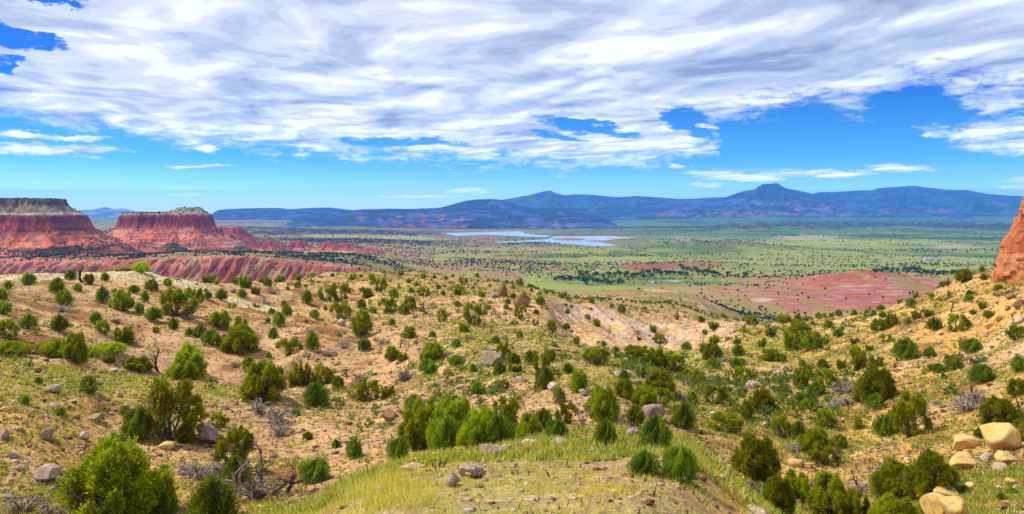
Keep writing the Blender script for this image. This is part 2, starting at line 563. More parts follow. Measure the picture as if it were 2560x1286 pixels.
def ground_material():
    m, g, out = mat_base('ground_soil')
    at = g.n('ShaderNodeAttribute', attribute_name='col').outputs[0]
    gr = g.n('ShaderNodeAttribute', attribute_name='grass').outputs[2]
    near = g.n('ShaderNodeAttribute', attribute_name='near').outputs[2]
    pos = g.n('ShaderNodeNewGeometry').outputs['Position']
    n1 = g.noise(pos, 0.35, 6, 0.6)
    n2 = g.noise(pos, 3.2, 6, 0.65)
    n3 = g.noise(pos, 16.0, 4, 0.6)
    n4 = g.noise(pos, 1.15, 5, 0.7)
    v = g.m('ADD', g.m('MULTIPLY', n1, 0.35), g.m('ADD', g.m('MULTIPLY', n2, 0.50), g.m('ADD', g.m('MULTIPLY', n4, 0.35), g.m('MULTIPLY', n3, 0.20))))
    v = g.m('ADD', g.m('MULTIPLY', g.m('SUBTRACT', v, 0.70), 4.2), 1.02)
    v = g.m('MINIMUM', g.m('MAXIMUM', v, 0.42), 1.55)
    cmb = g.n('ShaderNodeCombineXYZ')
    for i in range(3):
        g.put(cmb.inputs[i], v)
    c = g.mix(near, at, g.mix(1.0, at, cmb.outputs[0], 'MULTIPLY'))
    # low herbs and dry grass patches
    p1 = g.noise(pos, 1.1, 5, 0.7)
    p2 = g.noise(pos, 6.0, 4, 0.7)
    pm = g.m('ADD', g.m('MULTIPLY', p1, 0.55), g.m('MULTIPLY', p2, 0.45))
    thr = g.m('SUBTRACT', 0.66, g.m('MULTIPLY', gr, 0.22))
    gm = g.sstep(pm, thr, g.m('ADD', thr, 0.05))
    gm = g.m('MULTIPLY', gm, near)
    gc = g.mix(g.sstep(g.noise(pos, 0.22, 3), 0.42, 0.6), (0.44, 0.38, 0.07), (0.26, 0.26, 0.05))
    gc = g.mix(g.sstep(n2, 0.45, 0.62), gc, (0.54, 0.43, 0.11))
    c = g.mix(g.m('MULTIPLY', gm, 0.66), c, gc)
    # pebbles
    vo = g.n('ShaderNodeTexVoronoi')
    g.put(vo.inputs['Vector'], pos)
    vo.inputs['Scale'].default_value = 9.0
    peb = g.m('LESS_THAN', vo.outputs['Distance'], 0.24)
    sel = g.n('ShaderNodeSeparateColor')
    g.put(sel.inputs[0], vo.outputs['Color'])
    peb = g.m('MULTIPLY', peb, g.m('GREATER_THAN', sel.outputs[0], 0.72))
    peb = g.m('MULTIPLY', peb, near)
    pc = g.mix(sel.outputs[1], (0.55, 0.42, 0.30), (0.30, 0.17, 0.10))
    c = g.mix(g.m('MULTIPLY', peb, 0.75), c, pc)
    # bump
    bh = g.m('ADD', g.m('MULTIPLY', n2, 0.28), g.m('ADD', g.m('MULTIPLY', n3, 0.05), g.m('MULTIPLY', peb, 0.03)))
    bh = g.m('ADD', bh, g.m('MULTIPLY', gm, 0.04))
    bp = g.n('ShaderNodeBump')
    g.put(bp.inputs['Height'], g.m('MULTIPLY', bh, near))
    bp.inputs['Strength'].default_value = 0.9
    bp.inputs['Distance'].default_value = 1.0
    bs = g.n('ShaderNodeBsdfPrincipled')
    g.put(bs.inputs['Base Color'], c)
    bs.inputs['Roughness'].default_value = 0.95
    bs.inputs['Specular IOR Level'].default_value = 0.1
    g.t.links.new(bp.outputs[0], bs.inputs['Normal'])
    g.t.links.new(bs.outputs[0], out.inputs[0])
    return m


def attr_material(name, noise_scale=0.05, amp=0.5, bump=0.0, bscale=0.1, rough=0.95):
    """surface colour from the mesh, broken up by noise"""
    m, g, out = mat_base(name)
    at = g.n('ShaderNodeAttribute', attribute_name='col').outputs[0]
    pos = g.n('ShaderNodeNewGeometry').outputs['Position']
    n1 = g.noise(pos, noise_scale, 6, 0.65)
    v = g.m('ADD', g.m('MULTIPLY', g.m('SUBTRACT', n1, 0.5), amp * 4), 1.0)
    v = g.m('MINIMUM', g.m('MAXIMUM', v, 0.4), 1.7)
    cmb = g.n('ShaderNodeCombineXYZ')
    for i in range(3):
        g.put(cmb.inputs[i], v)
    c = g.mix(1.0, at, cmb.outputs[0], 'MULTIPLY')
    bs = g.n('ShaderNodeBsdfPrincipled')
    g.put(bs.inputs['Base Color'], c)
    bs.inputs['Roughness'].default_value = rough
    bs.inputs['Specular IOR Level'].default_value = 0.1
    if bump:
        bp = g.n('ShaderNodeBump')
        g.put(bp.inputs['Height'], g.noise(pos, bscale, 5, 0.65))
        bp.inputs['Strength'].default_value = 0.8
        bp.inputs['Distance'].default_value = bump
        g.t.links.new(bp.outputs[0], bs.inputs['Normal'])
    g.t.links.new(bs.outputs[0], out.inputs[0])
    return m


def leaf_material(name, c1, c2, c3, scale=5.0, attr=False):
    """leaves: two-sided, a little light shines through; colour wanders from sprig to sprig"""
    m, g, out = mat_base(name)
    if attr:
        c = g.n('ShaderNodeAttribute', attribute_name='col').outputs[0]
    else:
        pos = g.n('ShaderNodeNewGeometry').outputs['Position']
        oi = g.n('ShaderNodeObjectInfo').outputs['Random']
        rn = g.n('ShaderNodeNewGeometry').outputs['Random Per Island']
        nn = g.noise(pos, scale, 2, 0.6)
        c = g.mix(g.sstep(nn, 0.38, 0.62), c1, c2)
        c = g.mix(g.m('MULTIPLY', g.m('MULTIPLY', rn, rn), 0.8), c, c3)
        hs = g.n('ShaderNodeHueSaturation')
        g.put(hs.inputs['Hue'], g.m('ADD', 0.48, g.m('MULTIPLY', oi, 0.035)))
        g.put(hs.inputs['Value'], g.m('ADD', 0.72, g.m('MULTIPLY', oi, 0.6)))
        g.put(hs.inputs['Color'], c)
        c = hs.outputs[0]
    df = g.n('ShaderNodeBsdfDiffuse')
    g.put(df.inputs[0], c)
    tr = g.n('ShaderNodeBsdfTranslucent')
    g.put(tr.inputs[0], g.mix(1.0, c, (1.2, 1.25, 0.6), 'MULTIPLY'))
    mx = g.n('ShaderNodeMixShader')
    mx.inputs[0].default_value = 0.38
    g.t.links.new(df.outputs[0], mx.inputs[1])
    g.t.links.new(tr.outputs[0], mx.inputs[2])
    g.t.links.new(mx.outputs[0], out.inputs[0])
    return m


def rock_material(name, c1, c2, c3, scale=3.0):
    m, g, out = mat_base(name)
    pos = g.n('ShaderNodeNewGeometry').outputs['Position']
    n1 = g.noise(pos, scale, 6, 0.65, 0.3)
    n2 = g.noise(pos, scale * 6, 4, 0.6)
    c = g.mix(g.sstep(n1, 0.38, 0.6), c1, c2)
    c = g.mix(g.sstep(n2, 0.52, 0.68), c, c3)
    vc_ = g.n('ShaderNodeTexVoronoi', feature='DISTANCE_TO_EDGE')
    g.put(vc_.inputs['Vector'], pos)
    vc_.inputs['Scale'].default_value = scale * 0.8
    crack = g.m('SUBTRACT', 1.0, g.sstep(vc_.outputs[0], 0.0, 0.035))
    c = g.mix(g.m('MULTIPLY', crack, 0.28), c, (0.10, 0.06, 0.04))
    bp = g.n('ShaderNodeBump')
    g.put(bp.inputs['Height'], g.m('ADD', g.m('MULTIPLY', n1, 0.10), g.m('MULTIPLY', n2, 0.03)))
    bp.inputs['Strength'].default_value = 0.9
    bs = g.n('ShaderNodeBsdfPrincipled')
    g.put(bs.inputs['Base Color'], c)
    bs.inputs['Roughness'].default_value = 0.9
    bs.inputs['Specular IOR Level'].default_value = 0.15
    g.t.links.new(bp.outputs[0], bs.inputs['Normal'])
    g.t.links.new(bs.outputs[0], out.inputs[0])
    return m


M = {}
M['ground'] = ground_material()
M['mesa'] = attr_material('mesa_rock', 0.03, 0.32, bump=5.0, bscale=0.06)
M['mountain'] = attr_material('forested_mountain', 0.004, 0.5, bump=60.0, bscale=0.0025)
M['cliff'] = attr_material('cliff_sandstone', 0.5, 0.22, bump=0.5, bscale=0.9)
M['juniper'] = leaf_material('juniper_leaf', (0.32, 0.37, 0.014), (0.13, 0.19, 0.013), (0.52, 0.48, 0.024), 1.6)
M['shrub'] = leaf_material('green_shrub_leaf', (0.20, 0.29, 0.028), (0.10, 0.18, 0.028), (0.34, 0.38, 0.04), 2.2)
M['limeshrub'] = leaf_material('lime_shrub_leaf', (0.36, 0.42, 0.015), (0.24, 0.32, 0.015), (0.46, 0.46, 0.03), 2.2)
M['tree'] = leaf_material('cottonwood_leaf', (0.09, 0.19, 0.015), (0.05, 0.12, 0.02), (0.15, 0.24, 0.02), 0.3)
M['vegcol'] = leaf_material('far_scrub', None, None, None, attr=True)
M['bark'] = rock_material('weathered_bark', (0.20, 0.155, 0.115), (0.10, 0.075, 0.055), (0.32, 0.27, 0.22), 6.0)
M['deadwood'] = rock_material('bleached_wood', (0.36, 0.30, 0.26), (0.19, 0.14, 0.12), (0.52, 0.46, 0.42), 6.0)
M['darkwood'] = rock_material('charred_wood', (0.085, 0.055, 0.045), (0.04, 0.03, 0.028), (0.20, 0.15, 0.12), 6.0)
M['rock_pale'] = rock_material('pale_rock', (0.52, 0.39, 0.28), (0.36, 0.24, 0.16), (0.66, 0.56, 0.45), 2.6)
M['rock_yellow'] = rock_material('yellow_rock', (0.68, 0.41, 0.10), (0.66, 0.47, 0.20), (0.42, 0.24, 0.08), 1.6)
M['rock_grey'] = rock_material('grey_rock', (0.38, 0.29, 0.23), (0.23, 0.16, 0.12), (0.54, 0.44, 0.35), 2.4)
M['rock_brown'] = rock_material('brown_rock', (0.30, 0.15, 0.075), (0.18, 0.09, 0.05), (0.42, 0.27, 0.15), 1.6)

# ------------------------------------------------------------------ ground sheet
PINK = C(214, 168, 120, 0.84)
ORANGE = C(222, 172, 98, 0.84)
SAND = C(232, 208, 160, 0.80)
YELG = C(206, 188, 92, 0.78)
OLIVE = C(120, 118, 48, 0.62)
CLAY = C(224, 184, 146, 0.80)
CLAYR = C(186, 108, 84, 0.72)
CLAYY = C(222, 186, 112, 0.76)
GREENF = C(164, 170, 78, 0.72)
GREEND = C(112, 130, 62, 0.66)
TEAL = C(104, 146, 84, 0.66)
REDB = C(184, 98, 80, 0.66)
REDD = C(168, 66, 60, 0.64)
PALE = C(216, 190, 176, 0.75)
TANV = C(176, 138, 100, 0.68)
SCRUB = C(82, 76, 56, 0.50)
PINKB = C(210, 120, 84, 0.70)


def ell_mask(u, v, cu, cv, ru, rv, soft=0.35, n=0):
    q = np.sqrt(((u - cu) / ru) ** 2 + ((v - cv) / rv) ** 2) + n
    return 1 - ss(q, 1 - soft, 1 + soft)


def ground_color(X, Y, Z):
    u, Yc = uv_of(X, Y)
    v = V0 + F * 130.0 / Yc        # row on the level valley floor: a stand-in for distance
    n1 = fbm(X / 11, Y / 14, 4, 51)
    n2 = fbm(X / 3.1, Y / 3.1, 3, 52)
    n3 = fbm(X / 34, Y / 40, 3, 53)
    # near hills
    c = lerpc(PINK + 0 * X[..., None], ORANGE, ss(n3 + 0.35 * n1 + 0.55 * ss(u, 1500, 2300) + 0.35 * (1 - ss(Yc, 40, 60)) - 0.12, -0.1, 0.35))
    grass = 0.42 + 0.9 * n1 + 0.5 * n3
    # crest of the left spur and the centre slopes are grassy
    spur = np.exp(-((Yc - (44 + 9 * ss(u, 0, 500) + 6 * ss(u, 500, 800))) / 7.5) ** 2) * (1 - ss(u, 820, 950))
    grass = grass + 0.5 * spur
    grass = grass + 0.55 * ss(u, 950, 1150) * (1 - ss(u, 1900, 2300)) * ss(Yc, 38, 50) * (1 - ss(Yc, 100, 125))
    grass = grass - 0.75 * (1 - ss(u, 700, 1000)) * ss(Yc, 58, 68) * (1 - ss(Yc, 190, 230))
    grass = grass + 0.02 * ss(u, 2000, 2300) + 0.06
    knoll = (1 - ss(Yc, 19, 27 + 6 * ss(u, 1250, 1400))) * ss(u, 560, 760) * (1 - ss(u, 1700, 1850))
    grass = grass + 0.3 * knoll
    c = lerpc(c, YELG, 0.75 * ss(grass, 0.75, 1.35))
    c = lerpc(c, lerpc(C(206, 164, 132, 0.76) + 0 * X[..., None], C(196, 186, 130, .7), ss(fbm(X / 1.6, Y / 1.6, 3, 59), -.05, .25)), knoll * 0.85)
    c = lerpc(c, C(164, 104, 66, 0.68), 0.75 * ss(n2 + 0.7 * n1, 0.12, 0.34))
    c = lerpc(c, C(226, 186, 146, 0.78), 0.6 * ss(-n2 + 0.5 * n3, 0.14, 0.36))
    # sandy track along the left crest
    tr = np.exp(-((Yc - (112 + 14 * ss(u, 0, 260) - 6 * ss(u, 420, 640)) - 5 * n3) / (11.0 - 6.5 * ss(u, 330, 520))) ** 2) * (1 - ss(u, 640, 780))
    trm = ss(tr, 0.25, 0.6)
    c = lerpc(c, SAND, trm)
    grass = grass - 1.5 * trm
    # clay bluff
    bl = ss(u, 1340, 1420) * (1 - ss(u, 1790, 1880)) * ss(Yc, 92, 108) * (1 - ss(Yc, 160, 172))
    st = fbm((X * 0.7 + Y * 0.7) / 9, (X * 0.7 - Y * 0.7) / 2.2, 3, 61)
    st = fbm((X * 0.7 + Y * 0.7) / 5, (X * 0.7 - Y * 0.7) / 1.3, 3, 61)
    clay = lerpc(CLAY + 0 * X[..., None], CLAYR, 0.6 * ss(st, 0.10, 0.26) * ss(n1, -.2, .2))
    clay = lerpc(clay, CLAYY, 0.8 * ss(-st + 0.2 * n1, 0.05, 0.2))
    clay = lerpc(clay, PALE, 0.8 * ss(fbm(X / 2.5, Y / 6, 3, 63), 0.08, 0.25))
    c = lerpc(c, clay, bl)
    grass = grass - 1.3 * bl
    # slopes running down to the valley
    sl = ss(Yc, 165, 230)
    slc = lerpc(C(186, 150, 96, 0.70) + 0 * X[..., None], C(158, 146, 78, 0.66), ss(fbm(X / 50, Y / 110, 3, 64), -0.15, 0.2))
    slc = lerpc(slc, C(210, 170, 130, 0.72), ss(fbm(X / 18, Y / 60, 3, 66), 0.12, 0.3))
    c = lerpc(c, slc, sl)
    # valley floor
    m1 = fbm(X / 760, Y / 300, 4, 71)
    m2 = fbm(X / 90, Y / 260, 4, 72)
    m3 = fbm(X / 22, Y / 70, 3, 73)
    vc = lerpc(GREENF + 0 * X[..., None], GREEND, ss(m1 + 0.5 * m2, 0.05, 0.3))
    vc = lerpc(vc, TANV, 0.8 * ss(-m1 + 0.55 * m2 + 0.2 * m3 - 0.35 * ss(u, 1300, 1900) + 0.42 * (1 - ss(u, 1000, 1450)), 0.06, 0.3))
    vc = lerpc(vc, C(170, 176, 96, 0.66), 0.7 * ss(fbm(X / 800, Y / 240, 3, 74), 0.06, 0.2))
    # greener and cooler with distance on the right
    vc = lerpc(vc, TEAL, ss(Yc, 2400, 4500) * ss(u, 1250, 1600) * 0.75)
    # scrub belts
    belt = ss(fbm(X / 700 + 3, Y / 380, 4, 75) + 0.25 * m3, 0.10, 0.22)
    vc = lerpc(vc, SCRUB, 0.62 * belt * ss(Yc, 2600, 4200))
    for (cu, cv, ru, rv, k) in [(2150, 566, 330, 8, 0.95), (1930, 573, 250, 8, 0.85), (2440, 571, 200, 6, 0.9), (900, 586, 400, 5, 0.85), (950, 607, 260, 7, 0.9),
                                (700, 592, 200, 5, 0.7), (1700, 572, 220, 4, 0.7), (620, 575, 200, 4, 0.8), (1350, 571, 500, 3.5, 0.8)]:
        mk = ell_mask(u, v, cu, cv, ru, rv, 0.35, 0.9 * m2)
        vc = lerpc(vc, C(84, 66, 76, 0.5), mk * k * (0.55 + 0.8 * ss(m3, -0.25, 0.2)))
    for (cu, cv, ru, rv, k, cc) in [
            (2120, 557, 520, 5, 0.9, C(96, 150, 96, 0.62)), (950, 596, 330, 4, 0.85, C(196, 196, 112, 0.68)), (2080, 607, 330, 7, 0.8, C(186, 196, 84, 0.66)),
            (2020, 596, 80, 5, 0.8, C(206, 180, 140, 0.7)), (1740, 607, 75, 12, 0.75, C(196, 170, 140, 0.7)), (1850, 614, 70, 12, 0.6, C(190, 160, 132, 0.7)),
            (2380, 618, 60, 3.5, 0.8, C(200, 176, 140, 0.7)), (1200, 597, 70, 10, 0.9, C(196, 132, 104, 0.68)), (1430, 597, 30, 4, 0.9, C(200, 130, 100, 0.68)),
            (1335, 605, 25, 4, 0.8, C(196, 110, 92, 0.68)), (1360, 613, 85, 9, 0.5, SCRUB), (1520, 604, 45, 5, 0.6, C(180, 130, 100, 0.66)),
            (1610, 677, 60, 8, 0.75, C(186, 84, 66, 0.66)), (1580, 688, 70, 9, 0.0, REDB), (1740, 672, 80, 7, 0.6, C(170, 82, 66, 0.64)),
            (1650, 702, 210, 13, 0.7, C(110, 132, 56, 0.6)), (2280, 690, 170, 9, 0.75, C(120, 150, 50, 0.6)), (1760, 640, 120, 10, 0.4, GREEND),
            (1270, 651, 80, 5, 0.7, C(176, 106, 78, 0.66)), (850, 640, 110, 8, 0.8, C(214, 196, 150, 0.7)), (930, 630, 90, 7, 0.5, C(206, 150, 120, 0.7))]:
        mk = ell_mask(u, v, cu, cv, ru, rv, 0.4, 0.9 * m2 + 0.3 * m3)
        vc = lerpc(vc, cc, mk * k)
    # red badlands at the foot of the right slope
    rb = ell_mask(u, v, 2130, 740, 205, 34, 0.36, 1.5 * m2 + 0.8 * m3)
    stp = fbm(X / 60, Y / 12, 4, 76)
    rbc = lerpc(C(196, 118, 84, 0.68) + 0 * X[..., None], REDB, ss(stp + m2 * 0.5, -0.1, 0.2))
    rbc = lerpc(rbc, C(188, 112, 108, 0.68), ss(fbm(X / 80, Y / 25, 3, 78), -0.05, 0.15) * 0.8)
    rbc = lerpc(rbc, C(222, 186, 178, 0.72), ss(fbm(X / 30, Y / 9, 3, 77), 0.18, 0.4) * 0.5)
    rbc = lerpc(rbc, REDD, ell_mask(u, v, 2170, 706, 75, 14, 0.5, m2) * 0.9)
    rbc = lerpc(rbc, C(222, 208, 206, 0.75), 0.7 * ell_mask(u, v, 1895, 757, 24, 7, 0.4, 2.6 * stp + 1.2 * m3))
    vc = lerpc(vc, lerpc(C(188, 142, 102, 0.68) + 0 * X[..., None], C(176, 112, 84, .66), ss(m3 + m2, -.1, .25)), 0.75 * ell_mask(u, v, 2090, 738, 340, 56, 0.4, 1.1 * m2 + 0.5 * m3) * (1 - rb))
    vc = lerpc(vc, rbc, rb * 0.95)
    # pink eroded bench on the left
    bm = (1 - ss(u, 900, 1050)) * (1 - ss(Yc, 1440, 1540))
    gul = ridged(X / 21 + 0.35 * fbm(X / 60, Y / 60, 2, 5), Y / 300, 3, 33)
    bc = lerpc(PINKB + 0 * X[..., None], C(222, 154, 122, 0.68), ss(gul, 0.55, 0.85))
    bc = lerpc(bc, C(216, 134, 100, 0.70), 0.5 * ss(fbm(X / 90, Y / 300, 2, 81), -0.1, 0.2))
    bc = lerpc(bc, C(176, 92, 76, 0.64), ss(fbm(Z / 7 + 0.3 * gul, X / 300, 3, 79), 0.0, 0.2) * 0.7)
    bc = lerpc(bc, C(206, 168, 130, 0.66), ss(fbm(X / 16, Y / 60, 3, 80), 0.1, 0.3) * 0.7)
    vc = lerpc(vc, bc, bm)
    bt = (1 - ss(u, 950, 1000)) * ss(Yc, 1330, 1380) * (1 - ss(Yc, 1700, 1800)) * ss(u, 330, 420)
    vc = lerpc(vc, C(150, 150, 84, 0.64), 0.8 * bt)
    base = (1 - ss(u, 640, 800)) * ss(Yc, 1500, 1700) * (1 - ss(Yc, 3200, 3600))
    vc = lerpc(vc, C(196, 104, 84, 0.64), 0.75 * base)
    # lake shore mud
    shore = ss(u, 1020, 1120) * (1 - ss(u, 1560, 1640)) * ss(Yc, 2950, 3100) * (1 - ss(Yc, 6000, 6600))
    vc = lerpc(vc, C(150, 140, 96, 0.62), 0.5 * shore)
    c = lerpc(c, vc, ss(Yc, 820, 1050))
    near = 1 - ss(Yc, 170, 420)
    return np.clip(c, 0.01, 0.85), np.clip(grass, 0, 2), near


def build_ground():
    s = np.linspace(-1.16, 1.16, 1480)
    ys = [-3.0]
    yv = -3.0
    while yv < 60000:
        if yv < 8:
            yv += 0.12
        elif 1130 < yv < 1430:
            yv += 2.6
        elif yv < 1500:
            yv *= 1.0062
        elif yv < 6500:
            yv *= 1.010
        else:
            yv *= 1.03
        ys.append(yv)
    ys = np.array(ys)
    Yg, Sg = np.meshgrid(ys, s, indexing='ij')
    Xg = Sg * (Yg + 6.0)
    Zg = np.empty_like(Xg)
    Cg = np.empty(Xg.shape + (3,), np.float32)
    Gg = np.empty_like(Xg)
    Ng = np.empty_like(Xg)
    for i in range(0, len(ys), 100):
        j = min(i + 100, len(ys))
        Zg[i:j] = ground_z(Xg[i:j], Yg[i:j])
        Cg[i:j], Gg[i:j], Ng[i:j] = ground_color(Xg[i:j], Yg[i:j], Zg[i:j])
    V = np.stack([Xg, Yg, Zg], -1).reshape(-1, 3)
    me = new_mesh('ground', V, grid_faces(*Xg.shape), M['ground'], True, {'col': Cg.reshape(-1, 3), 'grass': Gg.ravel(), 'near': Ng.ravel()})
    return struct('ground', me)


build_ground()
SURF = [ground_z]        # every height function a plant may stand on


def top_z(X, Y):
    z = ground_z(X, Y)
    for f in SURF[1:]:
        z = np.maximum(z, f(X, Y))
    return z


# ------------------------------------------------------------------ mesas and red mounds
def poly_sd(px, py, poly):
    """signed distance (outside > 0) and arc position of the nearest edge point"""
    d2 = np.full(px.shape, 1e18)
    arc = np.zeros(px.shape)
    ins = np.zeros(px.shape, bool)
    acc = 0.0
    n = len(poly)
    for i in range(n):
        ax, ay = poly[i]
        bx, by = poly[(i + 1) % n]
        L = math.hypot(bx - ax, by - ay)
        t = np.clip(((px - ax) * (bx - ax) + (py - ay) * (by - ay)) / (L * L), 0, 1)
        dx = px - (ax + t * (bx - ax))
        dy = py - (ay + t * (by - ay))
        q = dx * dx + dy * dy
        b = q < d2
        d2 = np.where(b, q, d2)
        arc = np.where(b, acc + t * L, arc)
        cr = ((ay > py) != (by > py)) & (px < (bx - ax) * (py - ay) / (by - ay + 1e-12) + ax)
        ins ^= cr
        acc += L
    d = np.sqrt(d2)
    return np.where(ins, -d, d), arc


def smooth_poly(pts, it=2):
    for _ in range(it):
        q = []
        for i in range(len(pts)):
            a = pts[i]
            b = pts[(i + 1) % len(pts)]
            q.append((a[0] * .75 + b[0] * .25, a[1] * .75 + b[1] * .25))
            q.append((a[0] * .25 + b[0] * .75, a[1] * .25 + b[1] * .75))
        pts = q
    return pts


def make_mesa(name, poly_uY, prof, seed, bands, gully, rib, capfn=None, margin=420, res=(3.2, 4.0)):
    poly = smooth_poly([((u - U0) / F * y, y) for (u, y) in poly_uY])
    kx = [p[0] for p in prof]
    kz = [p[1] for p in prof]

    def hf(X, Y):
        d, arc = poly_sd(X, Y, poly)
        w = rib * (ridged(arc / 34 + 7 + 0.8 * fbm(arc / 60, d / 60, 2, seed + 11), d / 200, 4, seed) - 0.62) * (1.6 + 2.4 * fbm(arc / 90, d / 300, 2, seed + 12)) * ss(d, -60, -5)
        dd = d + w + 9 * fbm(X / 60, Y / 60, 3, seed + 5)
        z = np.interp(dd, kx, kz)
        am = ss(d, kx[3], kx[3] + 50) * (1 - 0.7 * ss(d, kx[-1] - 160, kx[-1]))
        g1 = ridged(arc / 58 + 0.25 * fbm(X / 50, Y / 50, 2, seed + 2) * 2, d / 700, 2, seed + 3)
        g2 = ridged(arc / 19 + 0.25 * fbm(X / 25, Y / 25, 2, seed + 4), d / 260, 2, seed + 6)
        z = z - am * (gully * (1 - g1) + gully * 0.42 * (1 - g2)) + am * gully * 0.4
        z = z + 3.4 * fbm(X / 13, Y / 13, 4, seed + 8) * ss(np.abs(d), 4, 20)
        z = z - 3.0 * ss(ridged(X / 16 + 9, Y / 22, 3, seed + 9), 0.72, 0.95) * ss(d, 10, 40)
        if capfn is not None:
            z = z + capfn(X, Y, d)
        return z
    xs = [p[0] for p in poly]
    ys = [p[1] for p in poly]
    gx = np.arange(min(xs) - margin, max(xs) + margin, res[0])
    gy = np.arange(min(ys) - margin, max(ys) + 60, res[1])
    Yg, Xg = np.meshgrid(gy, gx, indexing='ij')
    d, arc = poly_sd(Xg, Yg, poly)
    Z = hf(Xg, Yg)
    gz = ground_z(Xg, Yg)
    c = bands(Xg, Yg, Z, d, arc)
    drop = (Z < gz - 4)
    Zs = np.where(drop, gz - 4, Z)
    Fc = grid_faces(*Xg.shape)
    keep = ~drop.ravel()[Fc].all(1)
    me = new_mesh(name, np.stack([Xg, Yg, Zs], -1).reshape(-1, 3), Fc[keep], M['mesa'], True, {'col': np.clip(c, .01, .8).reshape(-1, 3)})
    o = struct(name, me)

    def hq(X, Y):
        out = np.full(np.shape(X), -1e3)
        sel = (X > gx[0]) & (X < gx[-1]) & (Y > gy[0]) & (Y < gy[-1])
        if np.any(sel):
            out[sel] = hf(X[sel], Y[sel])
        return out
    SURF.append(hq)
    return o


RED = C(184, 76, 50, 0.74)
DRED = C(146, 56, 44, 0.70)
TALUS = C(226, 122, 88, 0.78)
TALUSP = C(232, 150, 124, 0.78)
TALUSO = C(218, 116, 66, 0.74)
CAPT = C(160, 142, 100, 0.62)
CAPG = C(96, 92, 54, 0.52)
WHITE = C(206, 186, 172, 0.70)


def strata(c, X, Z, arc):
    l = fbm(Z / 4.5 + 0.5 * fbm(X / 90, Z / 30, 2, 97), X / 380, 4, 98)
    k = 1 - 0.38 * ss(l, 0.05, 0.2) + 0.22 * ss(-l, 0.08, 0.25)
    cr = ridged(arc / 7.5 + 0.6 * fbm(arc / 20, Z / 12, 2, 99), Z / 45, 3, 100)
    k = k * (1 - 0.35 * ss(cr, 0.80, 0.93) * ss(Z, -60, -35))
    return c * k[..., None]


def bands_left(X, Y, Z, d, arc):
    n = fbm(X / 40, Y / 40, 4, 91)
    n2 = fbm(X / 9, Y / 9, 3, 92)
    zz = Z + 5 * n
    c = lerpc(TALUS + 0 * X[..., None], TALUSO, ss(fbm(arc / 120, d / 90, 3, 93), -0.1, 0.2))
    c = lerpc(c, TALUSP, 0.8 * ss(fbm(arc / 30, d / 200, 3, 94), 0.08, 0.25))
    c = lerpc(c, RED, ss(zz, -46, -36))
    c = lerpc(c, DRED, ss(zz, -26, -20) * ss(fbm(arc / 16, Z / 30, 3, 95), -0.05, 0.2) * 0.7)
    c = lerpc(c, WHITE, ss(zz, -6, -2) * 0.85)
    c = lerpc(c, CAPT, ss(zz, 2, 6))
    c = lerpc(c, C(128, 66, 52, 0.62), ss(zz, 16, 18) * (1 - ss(zz, 26, 29)))
    c = lerpc(c, CAPG, ss(zz, 28, 31))
    # shrub-covered gullies running down the talus
    gl = ss(fbm(arc / 55 - d / 160, d / 300, 2, 96), 0.05, 0.2) * ss(-Z, 20, 45)
    c = lerpc(c, C(84, 72, 48, 0.5), gl * 0.75)
    return strata(c, X, Z, arc) * (1 + 0.55 * n2)[..., None]


def bands_center(X, Y, Z, d, arc):
    n = fbm(X / 40, Y / 40, 4, 101)
    n2 = fbm(X / 9, Y / 9, 3, 102)
    zz = Z + 4 * n
    c = lerpc(TALUS + 0 * X[..., None], TALUSP, ss(fbm(X / 70, Y / 70, 3, 103) + 0.25 * ss(X, -860, -800), 0.0, 0.25))
    c = lerpc(c, C(190, 62, 66, 0.68), ss(-zz, 84, 98) * 0.8)
    c = lerpc(c, C(206, 188, 176, 0.66), ss(fbm(X / 45, Y / 45, 3, 104), 0.16, 0.3) * ss(-zz, 60, 100))
    c = lerpc(c, RED, ss(zz, -44, -37))
    c = lerpc(c, DRED, ss(zz, -36, -28) * 0.65)
    c = lerpc(c, C(176, 66, 58, 0.66), ss(fbm(arc / 10, Z / 40, 3, 105), 0.08, 0.25) * ss(zz, -36, -30) * 0.6)
    c = lerpc(c, C(196, 170, 128, 0.66), ss(zz, -3, 1))
    c = lerpc(c, C(168, 158, 112, 0.64), ss(zz, 7, 11))
    c = lerpc(c, C(120, 110, 80, 0.6), ss(fbm(X / 6, Y / 6, 2, 107), 0.1, 0.2) * ss(zz, 0, 3) * .8)
    return strata(c, X, Z, arc) * (1 + 0.5 * n2)[..., None]


make_mesa('mesa', [(-900, 1690), (-300, 1740), (60, 1760), (140, 1775), (166, 1830), (160, 2000), (60, 2200), (-900, 2250)],
          [(-80, 35), (0, 33), (7, 17), (44, -4), (62, -34), (110, -56), (200, -80), (320, -104), (460, -140)], 201, bands_left, 26, 12)


def cap_center(X, Y, d):
    return (15.5 * ss(X, -1030, -960) - 1) * ss(-d, 3, 34)


make_mesa('mesa', [(300, 2330), (340, 2290), (420, 2270), (490, 2262), (522, 2300), (530, 2400), (500, 2600), (320, 2600)],
          [(-90, 4), (-8, 2), (0, 0), (14, -40), (60, -64), (120, -90), (200, -112), (290, -126), (400, -150)], 221, bands_center, 18, 9, cap_center)


def bands_small(X, Y, Z, d, arc):
    n = fbm(X / 40, Y / 40, 4, 111)
    n2 = fbm(X / 12, Y / 12, 3, 112)
    c = lerpc(C(176, 66, 66, 0.66) + 0 * X[..., None], RED, ss(Z + 6 * n, -100, -92))
    c = lerpc(c, DRED, 0.5 * ss(fbm(arc / 12, Z / 40, 3, 113), 0.0, 0.2))
    c = lerpc(c, CAPT, ss(Z + 4 * n, -58, -54))
    return c * (1 + 0.4 * n2)[..., None]


